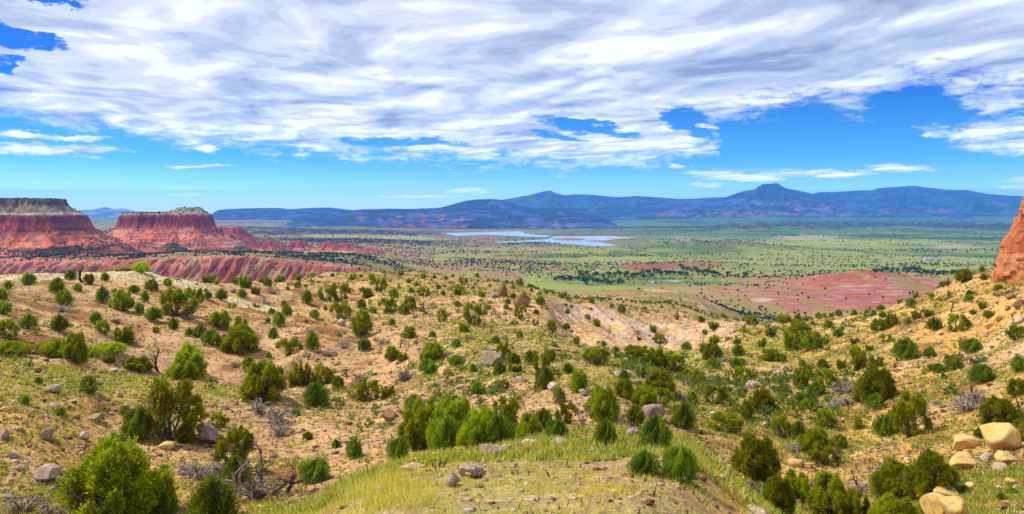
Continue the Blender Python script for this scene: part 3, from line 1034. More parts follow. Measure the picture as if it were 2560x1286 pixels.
make_mesa('mesa', [(556, 3250), (600, 3240), (606, 3320), (590, 3450), (556, 3450)],
          [(-40, -50), (-6, -55), (0, -58), (40, -96), (70, -108), (100, -120), (140, -128), (170, -133), (200, -145)], 241, bands_small, 5, 12, None, 220)


def make_mound(u, Y0, vtop, rx, ry, seed, style):
    cx = (u - U0) / F * Y0
    zt = -(vtop - V0) / F * Y0

    def hf(X, Y):
        gz = ground_z(X, Y) - 1.0
        a = np.arctan2((Y - Y0) / ry, (X - cx) / rx)
        r = np.sqrt(((X - cx) / rx) ** 2 + ((Y - Y0) / ry) ** 2)
        r = r * (1 + 0.25 * fbm(np.cos(a) * 2 + seed, np.sin(a) * 2, 2, seed))
        g = ridged(a * 5 + seed, r * 0.5, 2, seed + 1)
        z = gz + (zt - gz) * np.clip(1 - r, -0.2, 1) ** 1.0
        z = np.where(r < 0.12, gz + (zt - gz) * (0.94 - r * 0.5), z)
        z = z - (zt - gz) * 0.22 * (1 - g) * ss(r, 0.1, 0.4)
        return z + (zt - gz) * 0.10 * fbm(X / (rx * 0.3), Y / (ry * 0.3), 3, seed + 2)
    gx = np.linspace(cx - rx * 1.3, cx + rx * 1.3, 130)
    gy = np.linspace(Y0 - ry * 1.3, Y0 + ry * 1.3, 110)
    Yg, Xg = np.meshgrid(gy, gx, indexing='ij')
    Z = hf(Xg, Yg)
    gz = ground_z(Xg, Yg)
    h = (Z - gz) / (zt + 105)
    n = fbm(Xg / 30, Yg / 30, 3, seed + 3)
    n2 = fbm(Xg / 8, Yg / 8, 3, seed + 4)
    hn = h + 0.18 * n
    if style == 0:      # tan crown over a red band and a pale foot
        c = lerpc(C(214, 150, 124, .68) + 0 * Xg[..., None], C(180, 70, 58, .66), ss(hn, 0.38, 0.5))
        c = lerpc(c, C(158, 128, 84, .6), ss(hn + 0.3 * fbm(Xg / 50, Yg / 50, 2, seed + 6), 0.72, 0.85))
        c = lerpc(c, C(120, 100, 70, .6), 0.7 * ss(fbm(Xg / 60 + 2, Yg / 60, 2, seed + 7), 0.05, 0.2) * ss(-hn, -0.6, -0.3))
    elif style == 1:    # red with a crimson belt
        c = lerpc(C(220, 140, 124, .68) + 0 * Xg[..., None], C(196, 64, 68, .66), ss(hn, 0.2, 0.35))
        c = lerpc(c, C(176, 88, 72, .64), ss(hn, 0.6, 0.75))
    elif style == 2:    # scrubby brown hill
        c = lerpc(C(180, 100, 74, .64) + 0 * Xg[..., None], C(120, 96, 60, .56), ss(n + 0.4 * h, 0.0, 0.3))
    else:               # orange pink hill
        c = lerpc(C(214, 130, 104, .68) + 0 * Xg[..., None], C(196, 100, 76, .66), ss(hn, 0.35, 0.6))
    c = c * (1 + 0.4 * n2)[..., None]
    drop = (Z < gz - 3)
    Fc = grid_faces(*Xg.shape)
    keep = ~drop.ravel()[Fc].all(1)
    me = new_mesh('badland_hill', np.stack([Xg, Yg, np.where(drop, gz - 3, Z)], -1).reshape(-1, 3), Fc[keep], M['mesa'], True, {'col': np.clip(c, .01, .8).reshape(-1, 3)})
    struct('badland_hill', me)

    def hq(X, Y):
        out = np.full(np.shape(X), -1e3)
        sel = (np.abs(X - cx) < rx * 1.25) & (np.abs(Y - Y0) < ry * 1.25)
        if np.any(sel):
            out[sel] = hf(X[sel], Y[sel])
        return out
    SURF.append(hq)


for i_, a_ in enumerate([(668, 2350, 588, 105, 130, 0), (600, 2200, 612, 90, 90, 2), (746, 2700, 597, 62, 80, 1), (822, 2600, 601, 70, 80, 3), (868, 2620, 604, 70, 70, 3), (925, 2500, 617, 60, 60, 3),
                         (430, 1980, 608, 75, 110, 2), (285, 1720, 612, 80, 90, 2), (120, 1580, 624, 100, 70, 2), (345, 1850, 602, 70, 100, 3), (20, 1560, 628, 80, 60, 3), (210, 1520, 632, 90, 60, 2), (700, 2150, 630, 60, 60, 3)]):
    make_mound(*a_[:5], 300 + i_ * 7, a_[5])


# ------------------------------------------------------------------ far mountains
def make_range(name, sky, Yf, Yc, zf, amp, seed, forest, patches, power=1.0, du=3.0, back=0.25):
    us = np.arange(sky[0][0], sky[-1][0] + 0.1, du)
    vs = hermite([p[0] for p in sky], np.array([[p[1]] for p in sky], float), us)[:, 0]
    ts = np.concatenate([np.linspace(0, 1, 90), 1 + np.linspace(0.02, back, 14)])
    Tg, Ug = np.meshgrid(ts, us, indexing='ij')
    Yfo = Yf + (Yc - Yf) * 0.22 * fbm(Ug / 150, 0 * Ug, 3, seed + 9)
    Yg = Yfo + (Yc - Yfo) * Tg
    Xg = (Ug - U0) / F * Yg
    zc = np.maximum((V0 - vs)[None, :] / F * Yc, zf + 2)
    tt = np.clip(Tg, 0, 1)
    zz = zf + (zc - zf) * tt ** power
    sp = ridged(Ug / 62 + 0.35 * fbm(Ug / 40, Tg * 4, 2, seed), Tg * 1.3, 3, seed + 1)
    hh = np.maximum(zc - zf, 10)
    zz = zz + hh * amp * 1.7 * (sp - 0.62) * np.sin(np.pi * tt) ** 0.7
    zz = zz + hh * 0.035 * fbm(Xg / 300, Yg / 300, 4, seed + 4) * ss(tt, 0.02, 0.2)
    zz = np.where(Tg > 1, zz - (Tg - 1) * 900, zz)
    Vg = V0 - F * zz / Yg
    n = fbm(Xg / 500, Yg / 500, 4, seed + 2)
    n2 = fbm(Xg / 120, Yg / 120, 3, seed + 3)
    n3 = fbm(Ug / 9 + Vg / 7, Vg / 2.6, 3, seed + 6)
    c = lerpc(np.array(forest) * 0.7 + 0 * Xg[..., None], np.array(forest) * 2.8, ss(n + 0.5 * n2 + 0.8 * (sp - .6), -0.1, 0.4))  # spurs lightened, hollows darkened: relief shading put into the colour
    for (pu, pv, ru, rv, k, pc) in patches:
        mk = ell_mask(Ug, Vg, pu, pv, ru * 1.25, rv * 1.3, 0.35, 2.8 * n3 + 1.0 * n2 + 0.35) * k * 0.55
        c = lerpc(c, pc, mk)
    # keep only the part above the plain's dark edge visible: the foot sinks into the ground
    V = np.stack([Xg, Yg, zz - 3 * (Tg < 0.001)], -1).reshape(-1, 3)
    me = new_mesh(name, V, grid_faces(*Xg.shape), M['mountain'], True, {'col': np.clip(c, .005, .8).reshape(-1, 3)})
    return struct(name, me)


HAZY_FOREST = (0.022, 0.038, 0.09)  # dark forest with some blue of the distant haze put into its colour
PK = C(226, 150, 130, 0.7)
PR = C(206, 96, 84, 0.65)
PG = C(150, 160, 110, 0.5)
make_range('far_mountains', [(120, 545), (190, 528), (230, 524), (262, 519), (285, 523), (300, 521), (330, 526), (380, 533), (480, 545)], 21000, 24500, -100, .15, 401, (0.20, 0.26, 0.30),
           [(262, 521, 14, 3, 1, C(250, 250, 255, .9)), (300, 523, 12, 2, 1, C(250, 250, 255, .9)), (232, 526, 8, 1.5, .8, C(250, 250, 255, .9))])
make_range('far_mountains', [(480, 575), (505, 560), (525, 540), (545, 526), (560, 524), (640, 521), (700, 520), (720, 523), (760, 521), (815, 519), (850, 522), (880, 526), (1000, 528)], 11500, 15500, -118, .20, 411, HAZY_FOREST,
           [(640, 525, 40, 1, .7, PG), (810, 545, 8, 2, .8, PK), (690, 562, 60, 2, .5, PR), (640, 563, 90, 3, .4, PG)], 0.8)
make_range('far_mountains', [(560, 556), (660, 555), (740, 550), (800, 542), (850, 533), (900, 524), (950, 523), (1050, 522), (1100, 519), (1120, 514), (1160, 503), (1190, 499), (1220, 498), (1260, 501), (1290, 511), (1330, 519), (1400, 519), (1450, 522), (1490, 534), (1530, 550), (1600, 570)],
           7200, 11500, -126, .22, 421, HAZY_FOREST,
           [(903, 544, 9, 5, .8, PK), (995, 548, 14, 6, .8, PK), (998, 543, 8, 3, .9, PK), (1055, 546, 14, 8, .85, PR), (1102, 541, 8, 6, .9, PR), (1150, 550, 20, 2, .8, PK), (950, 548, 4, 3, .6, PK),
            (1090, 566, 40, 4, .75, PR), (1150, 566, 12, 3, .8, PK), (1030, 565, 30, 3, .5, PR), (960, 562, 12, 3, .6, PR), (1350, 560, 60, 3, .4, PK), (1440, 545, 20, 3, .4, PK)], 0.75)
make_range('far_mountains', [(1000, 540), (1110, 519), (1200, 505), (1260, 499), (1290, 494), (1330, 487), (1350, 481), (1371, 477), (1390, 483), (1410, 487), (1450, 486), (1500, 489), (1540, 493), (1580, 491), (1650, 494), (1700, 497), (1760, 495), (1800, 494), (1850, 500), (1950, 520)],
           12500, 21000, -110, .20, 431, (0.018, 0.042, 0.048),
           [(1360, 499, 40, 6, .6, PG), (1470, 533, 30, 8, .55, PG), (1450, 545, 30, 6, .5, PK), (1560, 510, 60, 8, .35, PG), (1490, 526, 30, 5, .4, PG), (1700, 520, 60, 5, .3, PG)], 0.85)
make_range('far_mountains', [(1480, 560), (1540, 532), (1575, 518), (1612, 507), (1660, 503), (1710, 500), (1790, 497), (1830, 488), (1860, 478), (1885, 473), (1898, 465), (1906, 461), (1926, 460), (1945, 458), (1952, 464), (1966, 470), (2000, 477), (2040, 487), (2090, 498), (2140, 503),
                             (2200, 506), (2290, 511), (2350, 517), (2420, 523), (2500, 531), (2600, 540)], 10800, 15500, -72, .20, 441, HAZY_FOREST,
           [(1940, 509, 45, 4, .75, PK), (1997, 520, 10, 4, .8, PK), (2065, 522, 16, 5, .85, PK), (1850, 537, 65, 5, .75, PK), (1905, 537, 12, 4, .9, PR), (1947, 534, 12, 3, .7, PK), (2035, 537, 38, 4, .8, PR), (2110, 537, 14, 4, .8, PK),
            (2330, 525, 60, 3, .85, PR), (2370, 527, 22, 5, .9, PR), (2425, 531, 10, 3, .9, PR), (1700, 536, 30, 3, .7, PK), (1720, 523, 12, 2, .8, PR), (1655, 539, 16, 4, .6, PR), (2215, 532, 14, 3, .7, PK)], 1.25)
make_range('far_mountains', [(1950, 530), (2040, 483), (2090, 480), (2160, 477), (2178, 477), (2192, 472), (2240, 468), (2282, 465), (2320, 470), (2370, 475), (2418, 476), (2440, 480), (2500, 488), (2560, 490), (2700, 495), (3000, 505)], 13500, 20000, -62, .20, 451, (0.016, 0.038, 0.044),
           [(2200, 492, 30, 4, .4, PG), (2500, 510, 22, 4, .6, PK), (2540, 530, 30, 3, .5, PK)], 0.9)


# ------------------------------------------------------------------ lake, ponds, road
def water_material():
    m, g, out = mat_base('lake_water')
    pos = g.n('ShaderNodeNewGeometry').outputs['Position']
    bs = g.n('ShaderNodeBsdfPrincipled')
    n = g.noise(pos, 0.004, 3, 0.5)
    g.put(bs.inputs['Base Color'], g.mix(g.sstep(n, 0.4, 0.6), (0.30, 0.46, 0.66), (0.42, 0.55, 0.68)))  # pale blue of the reflected sky partly put into the base colour
    bs.inputs['Roughness'].default_value = 0.22
    bs.inputs['IOR'].default_value = 1.33
    bp = g.n('ShaderNodeBump')
    g.put(bp.inputs['Height'], g.noise(pos, 0.15, 3, 0.6))
    bp.inputs['Distance'].default_value = 0.6
    g.t.links.new(bp.outputs[0], bs.inputs['Normal'])
    g.t.links.new(bs.outputs[0], out.inputs[0])
    return m


def mud_material():
    m, g, out = mat_base('pale_lake_silt')
    pos = g.n('ShaderNodeNewGeometry').outputs['Position']
    bs = g.n('ShaderNodeBsdfPrincipled')
    g.put(bs.inputs['Base Color'], g.mix(g.noise(pos, 0.01, 3, 0.5), (0.50, 0.50, 0.54), (0.40, 0.42, 0.46)))
    bs.inputs['Roughness'].default_value = 0.35
    g.t.links.new(bs.outputs[0], out.inputs[0])
    return m


M['water'] = water_material()
M['silt'] = mud_material()


def flat_shape(name, pts_uv, z, mat, thick=0.0):
    """level sheet whose outline is given as directions from the viewpoint on the plane z"""
    V = []
    for (u, v) in pts_uv:
        Y = -z * F / (v - V0)
        V.append(((u - U0) / F * Y, Y, z))
    me = bpy.data.meshes.new(name)
    me.from_pydata(V, [], [list(range(len(V)))])
    me.materials.append(mat)
    return struct(name, me)


LZ = -129.0
flat_shape('lake', [(1075, 580.2), (1140, 579.2), (1307, 579.4), (1312, 584.2), (1380, 590.0), (1364, 594.6), (1256, 589.5), (1215, 589.5), (1152, 592), (1129, 588), (1100, 584)], LZ, M['water'])
flat_shape('lake', [(1229, 606.5), (1313, 602), (1357, 599.3), (1384, 593), (1376, 591), (1515, 591), (1582, 594.5), (1530, 599.5), (1498, 604.7), (1515, 609), (1552, 614.7), (1498, 617.4), (1450, 616.5), (1414, 615.4), (1385, 608), (1357, 604.5), (1300, 606.5), (1250, 608)], LZ, M['water'])
flat_shape('lake_mudflat', [(1384, 592.3), (1515, 590.4), (1600, 595.2), (1560, 597.2), (1500, 595.4), (1420, 596.3), (1390, 596)], LZ + 0.4, M['silt'])


def pond(u, v, ru, rv):
    Y = 1.0
    X0 = None
    Y0 = 128.5 * F / (v - V0)
    X0 = (u - U0) / F * Y0
    rx = ru / F * Y0
    ry = rv / (v - V0) * Y0
    z = float(np.max(ground_z(np.array([X0, X0 - rx, X0 + rx, X0]), np.array([Y0, Y0, Y0, Y0 + ry])))) + 0.5
    V = []
    for k in range(36):
        a = k / 36 * 2 * math.pi
        q = 1 + 0.35 * math.sin(a * 3 + u) + 0.18 * math.sin(a * 5)
        V.append((X0 + rx * q * math.cos(a), Y0 + ry * q * math.sin(a), z))
    me = bpy.data.meshes.new('pond')
    me.from_pydata(V, [], [list(range(36))])
    me.materials.append(M['water'])
    struct('pond', me)


pond(1636, 705, 12, 1.6)
pond(1684, 702, 20, 1.6)


def plain_material(name, c1, c2, scale=0.3, rough=0.95):
    m, g, out = mat_base(name)
    pos = g.n('ShaderNodeNewGeometry').outputs['Position']
    bs = g.n('ShaderNodeBsdfPrincipled')
    g.put(bs.inputs['Base Color'], g.mix(g.noise(pos, scale, 4, 0.6), c1, c2))
    bs.inputs['Roughness'].default_value = rough
    bs.inputs['Specular IOR Level'].default_value = 0.15
    g.t.links.new(bs.outputs[0], out.inputs[0])
    return m


M['road'] = plain_material('dirt_road', tuple(C(232, 196, 150, .75)), tuple(C(206, 160, 120, .7)))


def ray_ground(u, v, y0=6.0, y1=9000.0):
    """first ground point met by the sight line through (u, v)"""
    if y0 < 100 and y1 > 1000:          # plants of the near hills: never past their crest
        for dv in range(0, 40, 2):
            P = ray_ground(u, v + dv, y0, 420.0)
            if P is not None:
                return P
        return None
    Ys = np.exp(np.arange(math.log(y0), math.log(y1), 0.006))
    Xs = (u - U0) / F * Ys
    zs = ground_z(Xs, Ys)
    vs = V0 - F * zs / Ys
    k = np.nonzero(vs <= v)[0]
    if len(k) == 0:
        return None
    i = k[0]
    return float(Xs[i]), float(Ys[i]), float(zs[i])


def road(name, uvs, width):
    P = [ray_ground(u, v, 900) for (u, v) in uvs]
    P = [p for p in P if p]
    t = np.linspace(0, 1, len(P))
    q = np.linspace(0, 1, 160)
    px = hermite(t, np.array([[p[0], p[1]] for p in P]), q)
    d = np.gradient(px, axis=0)
    nrm = np.stack([-d[:, 1], d[:, 0]], 1)
    nrm /= np.linalg.norm(nrm, axis=1)[:, None]
    V = []
    for s in (-1, -0.33, 0.33, 1):
        xy = px + nrm * width / 2 * s
        V.append(np.concatenate([xy, (ground_z(xy[:, 0], xy[:, 1]) + 0.5)[:, None]], 1))
    V = np.stack(V, 1)
    me = new_mesh(name, V.reshape(-1, 3), grid_faces(160, 4), M['road'], True)
    struct(name, me)


road('dirt_road', [(1432, 692), (1455, 688), (1490, 679), (1505, 671), (1530, 664), (1560, 657), (1590, 654)], 9)


# ------------------------------------------------------------------ plant and rock prototypes
rng = np.random.default_rng(20240)


def unit(v):
    return v / (np.linalg.norm(v, axis=-1, keepdims=True) + 1e-9)


def sprigs(pos, dirs, length, width, r):
    """thin triangles that stand at pos and point along dirs"""
    n = len(pos)
    d = unit(dirs)
    side = unit(np.cross(d, r.normal(size=(n, 3))))
    L = (length * r.uniform(0.6, 1.35, n))[:, None]
    Wd = (width * r.uniform(0.7, 1.3, n))[:, None]
    V = np.empty((n, 3, 3))
    V[:, 0] = pos - side * Wd * 0.5
    V[:, 1] = pos + side * Wd * 0.5
    V[:, 2] = pos + d * L
    return V.reshape(-1, 3), np.arange(n * 3).reshape(-1, 3)


def tubes(paths, sides=5):
    """paths: list of (points (k,3), radii (k,)) -> verts, quads"""
    Vs, Fs, o = [], [], 0
    ang = np.arange(sides) / sides * 2 * np.pi
    for P, rad in paths:
        P = np.asarray(P, float)
        rad = np.asarray(rad, float)
        k = len(P)
        T = unit(np.gradient(P, axis=0))
        up = np.array([0.3, 0.2, 1.0]) if abs(T[0][2]) < 0.8 else np.array([1.0, 0.2, 0.0])
        A = unit(np.cross(T, up))
        B = np.cross(T, A)
        ring = P[:, None] + rad[:, None, None] * (A[:, None] * np.cos(ang)[None, :, None] + B[:, None] * np.sin(ang)[None, :, None])
        Vs.append(ring.reshape(-1, 3))
        idx = np.arange(k * sides).reshape(k, sides) + o
        nx = np.roll(idx, -1, 1)
        Fs.append(np.stack([idx[:-1], nx[:-1], nx[1:], idx[1:]], -1).reshape(-1, 4))
        o += k * sides
    return np.concatenate(Vs), np.concatenate(Fs)


def wiggly(a, b, r, n=6, amp=0.06):
    t = np.linspace(0, 1, n)[:, None]
    P = a + (b - a) * t
    P[1:-1] += r.normal(size=(n - 2, 3)) * amp * np.linalg.norm(b - a)
    return P


def juniper_proto(seed, nclump, nspr, length, style='round', name='juniper'):
    r = np.random.default_rng(seed)
    C_, R_ = [], []
    fat = 1.0 if nclump > 45 else (1.15 if nclump > 22 else 1.4)
    if style == 'round':
        r.uniform(0, 1, seed)
        for k in range(nclump):
            t = r.uniform(0.05, 0.93)
            rad = 0.44 * math.sin(math.pi * min(1, (t * 0.78 + 0.2))) ** 0.6
            a = r.uniform(0, 2 * math.pi)
            q = r.uniform(0.55, 1.0)
            C_.append((math.cos(a) * rad * q * r.uniform(.85, 1.1), math.sin(a) * rad * q, t * 0.92))
            R_.append(r.uniform(0.05, 0.135) * fat)
    elif style == 'plume':
        nst = max(4, nclump // 5)
        for k in range(nst):
            a = r.uniform(0, 2 * math.pi)
            q = r.uniform(0.05, 0.38)
            top = r.uniform(0.62, 0.95) * (1 - 0.35 * q)
            m_ = nclump // nst
            for j in range(m_):
                t = 0.05 + (top - 0.05) * (j + 0.5) / m_
                C_.append((math.cos(a) * q * (0.6 + 0.7 * t) + r.normal() * .03, math.sin(a) * q * (0.6 + .7 * t) + r.normal() * .03, t))
                R_.append(r.uniform(0.06, 0.11) * fat * (1.25 - 0.6 * (j / m_)))
    else:   # open, leaning, with bare parts
        for k in range(nclump):
            t = r.uniform(0.14, 0.93)
            a = r.uniform(0, 2 * math.pi)
            q = r.uniform(0.2, 0.44) * (0.6 + 0.6 * math.sin(math.pi * t))
            C_.append((math.cos(a) * q + 0.08 * t, math.sin(a) * q, t))
            R_.append(r.uniform(0.06, 0.12) * fat)
    C_ = np.array(C_)
    R_ = np.array(R_) * 0.86
    which = r.choice(len(C_), nspr, p=R_ ** 2 / np.sum(R_ ** 2))
    d = unit(r.normal(size=(nspr, 3)) + np.array([0, 0, 0.25]))
    # every clump is a ragged upright tuft: narrower towards its top, with loose outliers
    rr = R_[which] * r.uniform(0.1, 1.0, nspr) ** 0.6 * np.where(r.uniform(0, 1, nspr) < 0.14, 1.45, 1.0)
    nrw = np.where(d[:, 2] > 0, 1 - 0.45 * d[:, 2], 1.0)[:, None]
    pos = C_[which] + d * rr[:, None] * np.concatenate([nrw, nrw, 1.7 + 0 * nrw], 1)
    pos = pos + 0.035 * np.stack([fbm(pos[:, 0] * 14 + seed, pos[:, 2] * 14, 2, 3), fbm(pos[:, 1] * 14, pos[:, 2] * 14 + seed, 2, 4), 0 * pos[:, 0]], 1)
    out = unit(pos - np.array([0, 0, 0.35]))
    dr = d * 0.6 + out * 0.5 + np.array([0, 0, 0.55]) + r.normal(size=(nspr, 3)) * 0.35
    pos[:, 2] = np.maximum(pos[:, 2], 0.02)
    V, Fc = sprigs(pos, dr, length, length * 0.55, r)
    crown = new_mesh('juniper_crown', V, Fc, M['juniper'])
    base = np.array([0, 0, -0.06])
    paths = []
    k = 0
    for c in C_[np.argsort(-R_)][:max(7, nclump // 3)]:
        P = wiggly(base + np.append(r.normal(size=2) * 0.02, 0), c, r, 7, 0.05)
        P[2:-1, 2] -= 0.03
        paths.append((P, np.linspace(0.028, 0.006, 7) * r.uniform(0.7, 1.2)))
        for s in range(2):
            q = c + r.normal(size=3) * 0.12
            q[2] = max(q[2], 0.05)
            paths.append((wiggly(P[4], q, r, 4, 0.05), np.linspace(0.009, 0.003, 4)))
    for _ in range(9):       # bare dead limbs that stick out of the crown
        a = r.uniform(0, 2 * math.pi)
        q = np.array([math.cos(a) * .5, math.sin(a) * .5, r.uniform(.15, .95)]) * r.uniform(.85, 1.12)
        P = wiggly(base, q, r, 8, 0.05)
        paths.append((P, np.linspace(0.020, 0.005, 8)))
        paths.append((wiggly(P[5], P[7] + r.normal(size=3) * .08, r, 4, 0.08), np.linspace(0.007, 0.002, 4)))
    Vt, Ft = tubes(paths)
    trunk = new_mesh('juniper_trunk', Vt, Ft, M['bark'], True)
    return trunk, crown


def shrub_proto(seed, n, length, mat, low=0.0):
    """round broom of fine upright stems from one root"""
    r = np.random.default_rng(seed)
    th = r.uniform(0, 2 * math.pi, n)
    ph = np.abs(r.normal(0, 0.62, n)).clip(0, 1.45)
    dr = np.stack([np.sin(ph) * np.cos(th), np.sin(ph) * np.sin(th), np.cos(ph)], 1)
    lump = 1 + 0.22 * np.sin(th * 3 + seed) + 0.16 * np.sin(th * 7 + ph * 6)
    R0 = (0.5 + 0.42 * np.cos(ph) ** 2) * lump
    rad = R0 * r.uniform(0.35, 1.0, n) ** 0.5
    pos = dr * rad[:, None] * np.array([0.95, 0.95, 0.9])
    pos[:, 2] = np.maximum(pos[:, 2], 0.0)
    V, Fc = sprigs(pos, dr * 0.8 + np.array([0, 0, 0.5]) + r.normal(size=(n, 3)) * 0.3, length, length * 0.34, r)
    # fine stems
    ns = 40
    a = r.uniform(0, 2 * math.pi, ns)
    q = r.uniform(0.1, 0.42, ns)
    paths = [(np.array([[0, 0, -0.05], [math.cos(a[i]) * q[i] * .5, math.sin(a[i]) * q[i] * .5, .3], [math.cos(a[i]) * q[i], math.sin(a[i]) * q[i], .7 * r.uniform(.7, 1.1)]]), np.array([.012, .008, .003])) for i in range(ns)]
    Vt, Ft = tubes(paths, 3)
    me = new_mesh('shrub_foliage', V, Fc, M[mat])
    st = new_mesh('shrub_stems', Vt, Ft, M['bark'])
    return st, me


def dead_tree_paths(r, depth=4, spread=0.7, h=1.0, nmain=1):
    paths = []

    def grow(p, d, L, rad, dep):
        n = 5
        P = [p]
        q = p.copy()
        dd = d.copy()
        for _ in range(n - 1):
            dd = unit(dd + r.normal(size=3) * 0.20)
            q = q + dd * L / (n - 1)
            P.append(q.copy())
        paths.append((np.array(P), np.linspace(rad, rad * 0.55, n) * 1.35))
        if dep == 0:
            return
        for _ in range(r.integers(2, 4)):
            k = r.integers(2, n)
            nd = unit(dd + r.normal(size=3) * spread)
            nd[2] = nd[2] * 0.6 + 0.25
            grow(P[k], unit(nd), L * r.uniform(0.5, 0.85), rad * 0.5, dep - 1)
    for _ in range(nmain):
        d0 = unit(np.array([r.normal() * .25 * nmain, r.normal() * .25 * nmain, 1.0]))
        grow(np.array([r.normal() * 0.03 * (nmain - 1), r.normal() * 0.03 * (nmain - 1), -0.05]), d0, 0.42 * h, 0.038, depth)
    return paths


def norm_paths(paths, h=1.0, w=None):
    allp = np.concatenate([p for p, _ in paths])
    zt = allp[:, 2].max()
    k = h / zt
    return [(p * k, rr * k) for p, rr in paths]


def dead_proto(seed, mat, nmain=1, depth=4, spread=0.7):
    r = np.random.default_rng(seed)
    P = norm_paths(dead_tree_paths(r, depth, spread, nmain=nmain))
    main = [P[0]]
    V1, F1 = tubes(main, 7)
    V2, F2 = tubes(P[1:], 4)
    return new_mesh('dead_trunk', V1, F1, M[mat], True), new_mesh('dead_branches', V2, F2, M[mat], True)


def tangle_proto(seed, mat):
    """a fallen crown: bleached branches lying and arching over the ground; about 1 wide, 0.4 high"""
    r = np.random.default_rng(seed)
    paths = []
    for k in range(22):
        a = r.uniform(0, 2 * math.pi)
        L = r.uniform(0.2, 0.6)
        n = 7
        t = np.linspace(0, 1, n)
        bx = np.cos(a) * L * t + r.normal() * .05 + np.cumsum(r.normal(size=n)) * .012
        by = np.sin(a) * L * t + r.normal() * .05 + np.cumsum(r.normal(size=n)) * .012
        bz = r.uniform(0.05, 0.42) * np.sin(math.pi * t * r.uniform(0.6, 1.0)) + 0.02
        P = np.stack([bx, by, bz], 1)
        paths.append((P, np.linspace(0.026, 0.007, n) * r.uniform(.6, 1.4)))
        for _ in range(3):
            j = r.integers(2, n - 1)
            q = P[j] + unit(r.normal(size=3) * np.array([1, 1, .9])) * r.uniform(.08, .26)
            q[2] = max(q[2], 0.0)
            paths.append((wiggly(P[j], q, r, 4, .1), np.linspace(0.012, 0.004, 4)))
    V, Fq = tubes(paths, 4)
    return new_mesh('driftwood', V, Fq, M[mat], True)


def ico(sub):
    import bmesh
    bm = bmesh.new()
    bmesh.ops.create_icosphere(bm, subdivisions=sub, radius=1.0)
    V = np.array([v.co[:] for v in bm.verts])
    Fc = np.array([[v.index for v in f.verts] for f in bm.faces])
    bm.free()
    return V, Fc


ICO = {k: ico(k) for k in (1, 2, 3, 4)}


def rock_shape(r, sub=3, cuts=9, rough=0.05, rnd=0.0):
    V, Fc = ICO[sub]
    V = V.copy()
    V += 0.16 * np.stack([fbm(V[:, 0] * 1.3 + r.uniform(0, 50), V[:, 1] * 1.3 + V[:, 2], 2, 5 + i) for i in range(3)], 1)
    for _ in range(cuts):
        n = unit(r.normal(size=3))
        d = r.uniform(0.48, 0.8)
        s = V @ n - d
        V = V - np.where(s > 0, s * (1 - rnd), 0)[:, None] * n
    V += rough * np.stack([fbm(V[:, 0] * 4 + r.uniform(0, 50), V[:, 1] * 4 + V[:, 2] * 3, 3, 15 + i) for i in range(3)], 1)
    mn, mx = V.min(0), V.max(0)
    V = (V - (mn + mx) / 2) / (mx - mn)
    V[:, 2] += 0.5 - 0.22
    return V, Fc


def rock_proto(seed, mat, sub=4, cuts=9, rough=0.05, rnd=0.0):
    r = np.random.default_rng(seed)
    V, Fc = rock_shape(r, sub, cuts, rough, rnd)
    return new_mesh('rock', V, Fc, M[mat], rnd > 0.1)


# ------------------------------------------------------------------ the register of things (labels are written at the end)
REG = []


def regname(u, Y, v):
    if Y < 21 and 560 < u < 1850:
        return 'on the grassy knoll in front'
    if u < 930 and Y < 37:
        return 'on the stony slope at lower left'
    if u < 930 and Y < 62:
        return 'along the grassy spur at left'
    if u < 640 and Y < 102:
        return 'on the pink slope below the track'
    if u < 640:
        return 'beside the sandy track'
    if u < 1330 and Y > 118:
        return 'on the rocky middle ridge'
    if u < 960:
        return 'on the bare slope left of centre'
    if u < 1380 and Y < 40:
        return 'just behind the grassy knoll'
    if u < 1380 and Y < 62:
        return 'on the grassy slope behind the knoll'
    if u < 1380:
        return 'on the slope below the boulders'
    if u < 1900 and Y > 165:
        return 'beyond the clay bluff'
    if u < 1900 and Y > 95:
        return 'around the clay bluff'
    if u < 1800 and Y > 48:
        return 'in the hollow below the bluff'
    if u < 1800:
        return 'along the rim right of the knoll'
    if Y < 34:
        return 'in the gully at lower right'
    if Y < 62:
        return 'on the lower right hillside'
    if Y < 170:
        return 'on the upper right hillside'
    return 'below the right hillside'


def reg(o, u, v, Y, wpx, desc, noun, cat, group):
    REG.append(dict(o=o, u=u, v=v, Y=Y, w=wpx, desc=desc, noun=noun, cat=cat, group=group, reg=regname(u, Y, v)))


PR_J = {
    'big': [juniper_proto(1, 100, 36000, 0.038, 'round'), juniper_proto(2, 55, 26000, 0.042, 'plume'), juniper_proto(21, 40, 15000, 0.045, 'open')],
    'mid': [juniper_proto(3, 44, 9500, 0.058, 'round'), juniper_proto(4, 40, 9000, 0.060, 'plume'), juniper_proto(5, 26, 6500, 0.062, 'open'), juniper_proto(6, 44, 9500, 0.058, 'round'), juniper_proto(7, 40, 9000, 0.058, 'plume')],
    'low': [juniper_proto(8, 20, 4200, 0.075, 'round'), juniper_proto(9, 20, 4200, 0.075, 'plume'), juniper_proto(10, 16, 3400, 0.075, 'open'), juniper_proto(11, 18, 4200, 0.075, 'round')],
}
PR_G = {'big': [shrub_proto(31, 9000, 0.10, 'shrub'), shrub_proto(32, 9000, 0.10, 'shrub')],
        'low': [shrub_proto(33, 2600, 0.16, 'shrub'), shrub_proto(34, 2600, 0.16, 'shrub'), shrub_proto(35, 2400, 0.17, 'shrub')]}
PR_Y = {'big': [shrub_proto(41, 6000, 0.10, 'limeshrub')], 'low': [shrub_proto(42, 2400, 0.15, 'limeshrub'), shrub_proto(43, 2400, 0.15, 'limeshrub')]}
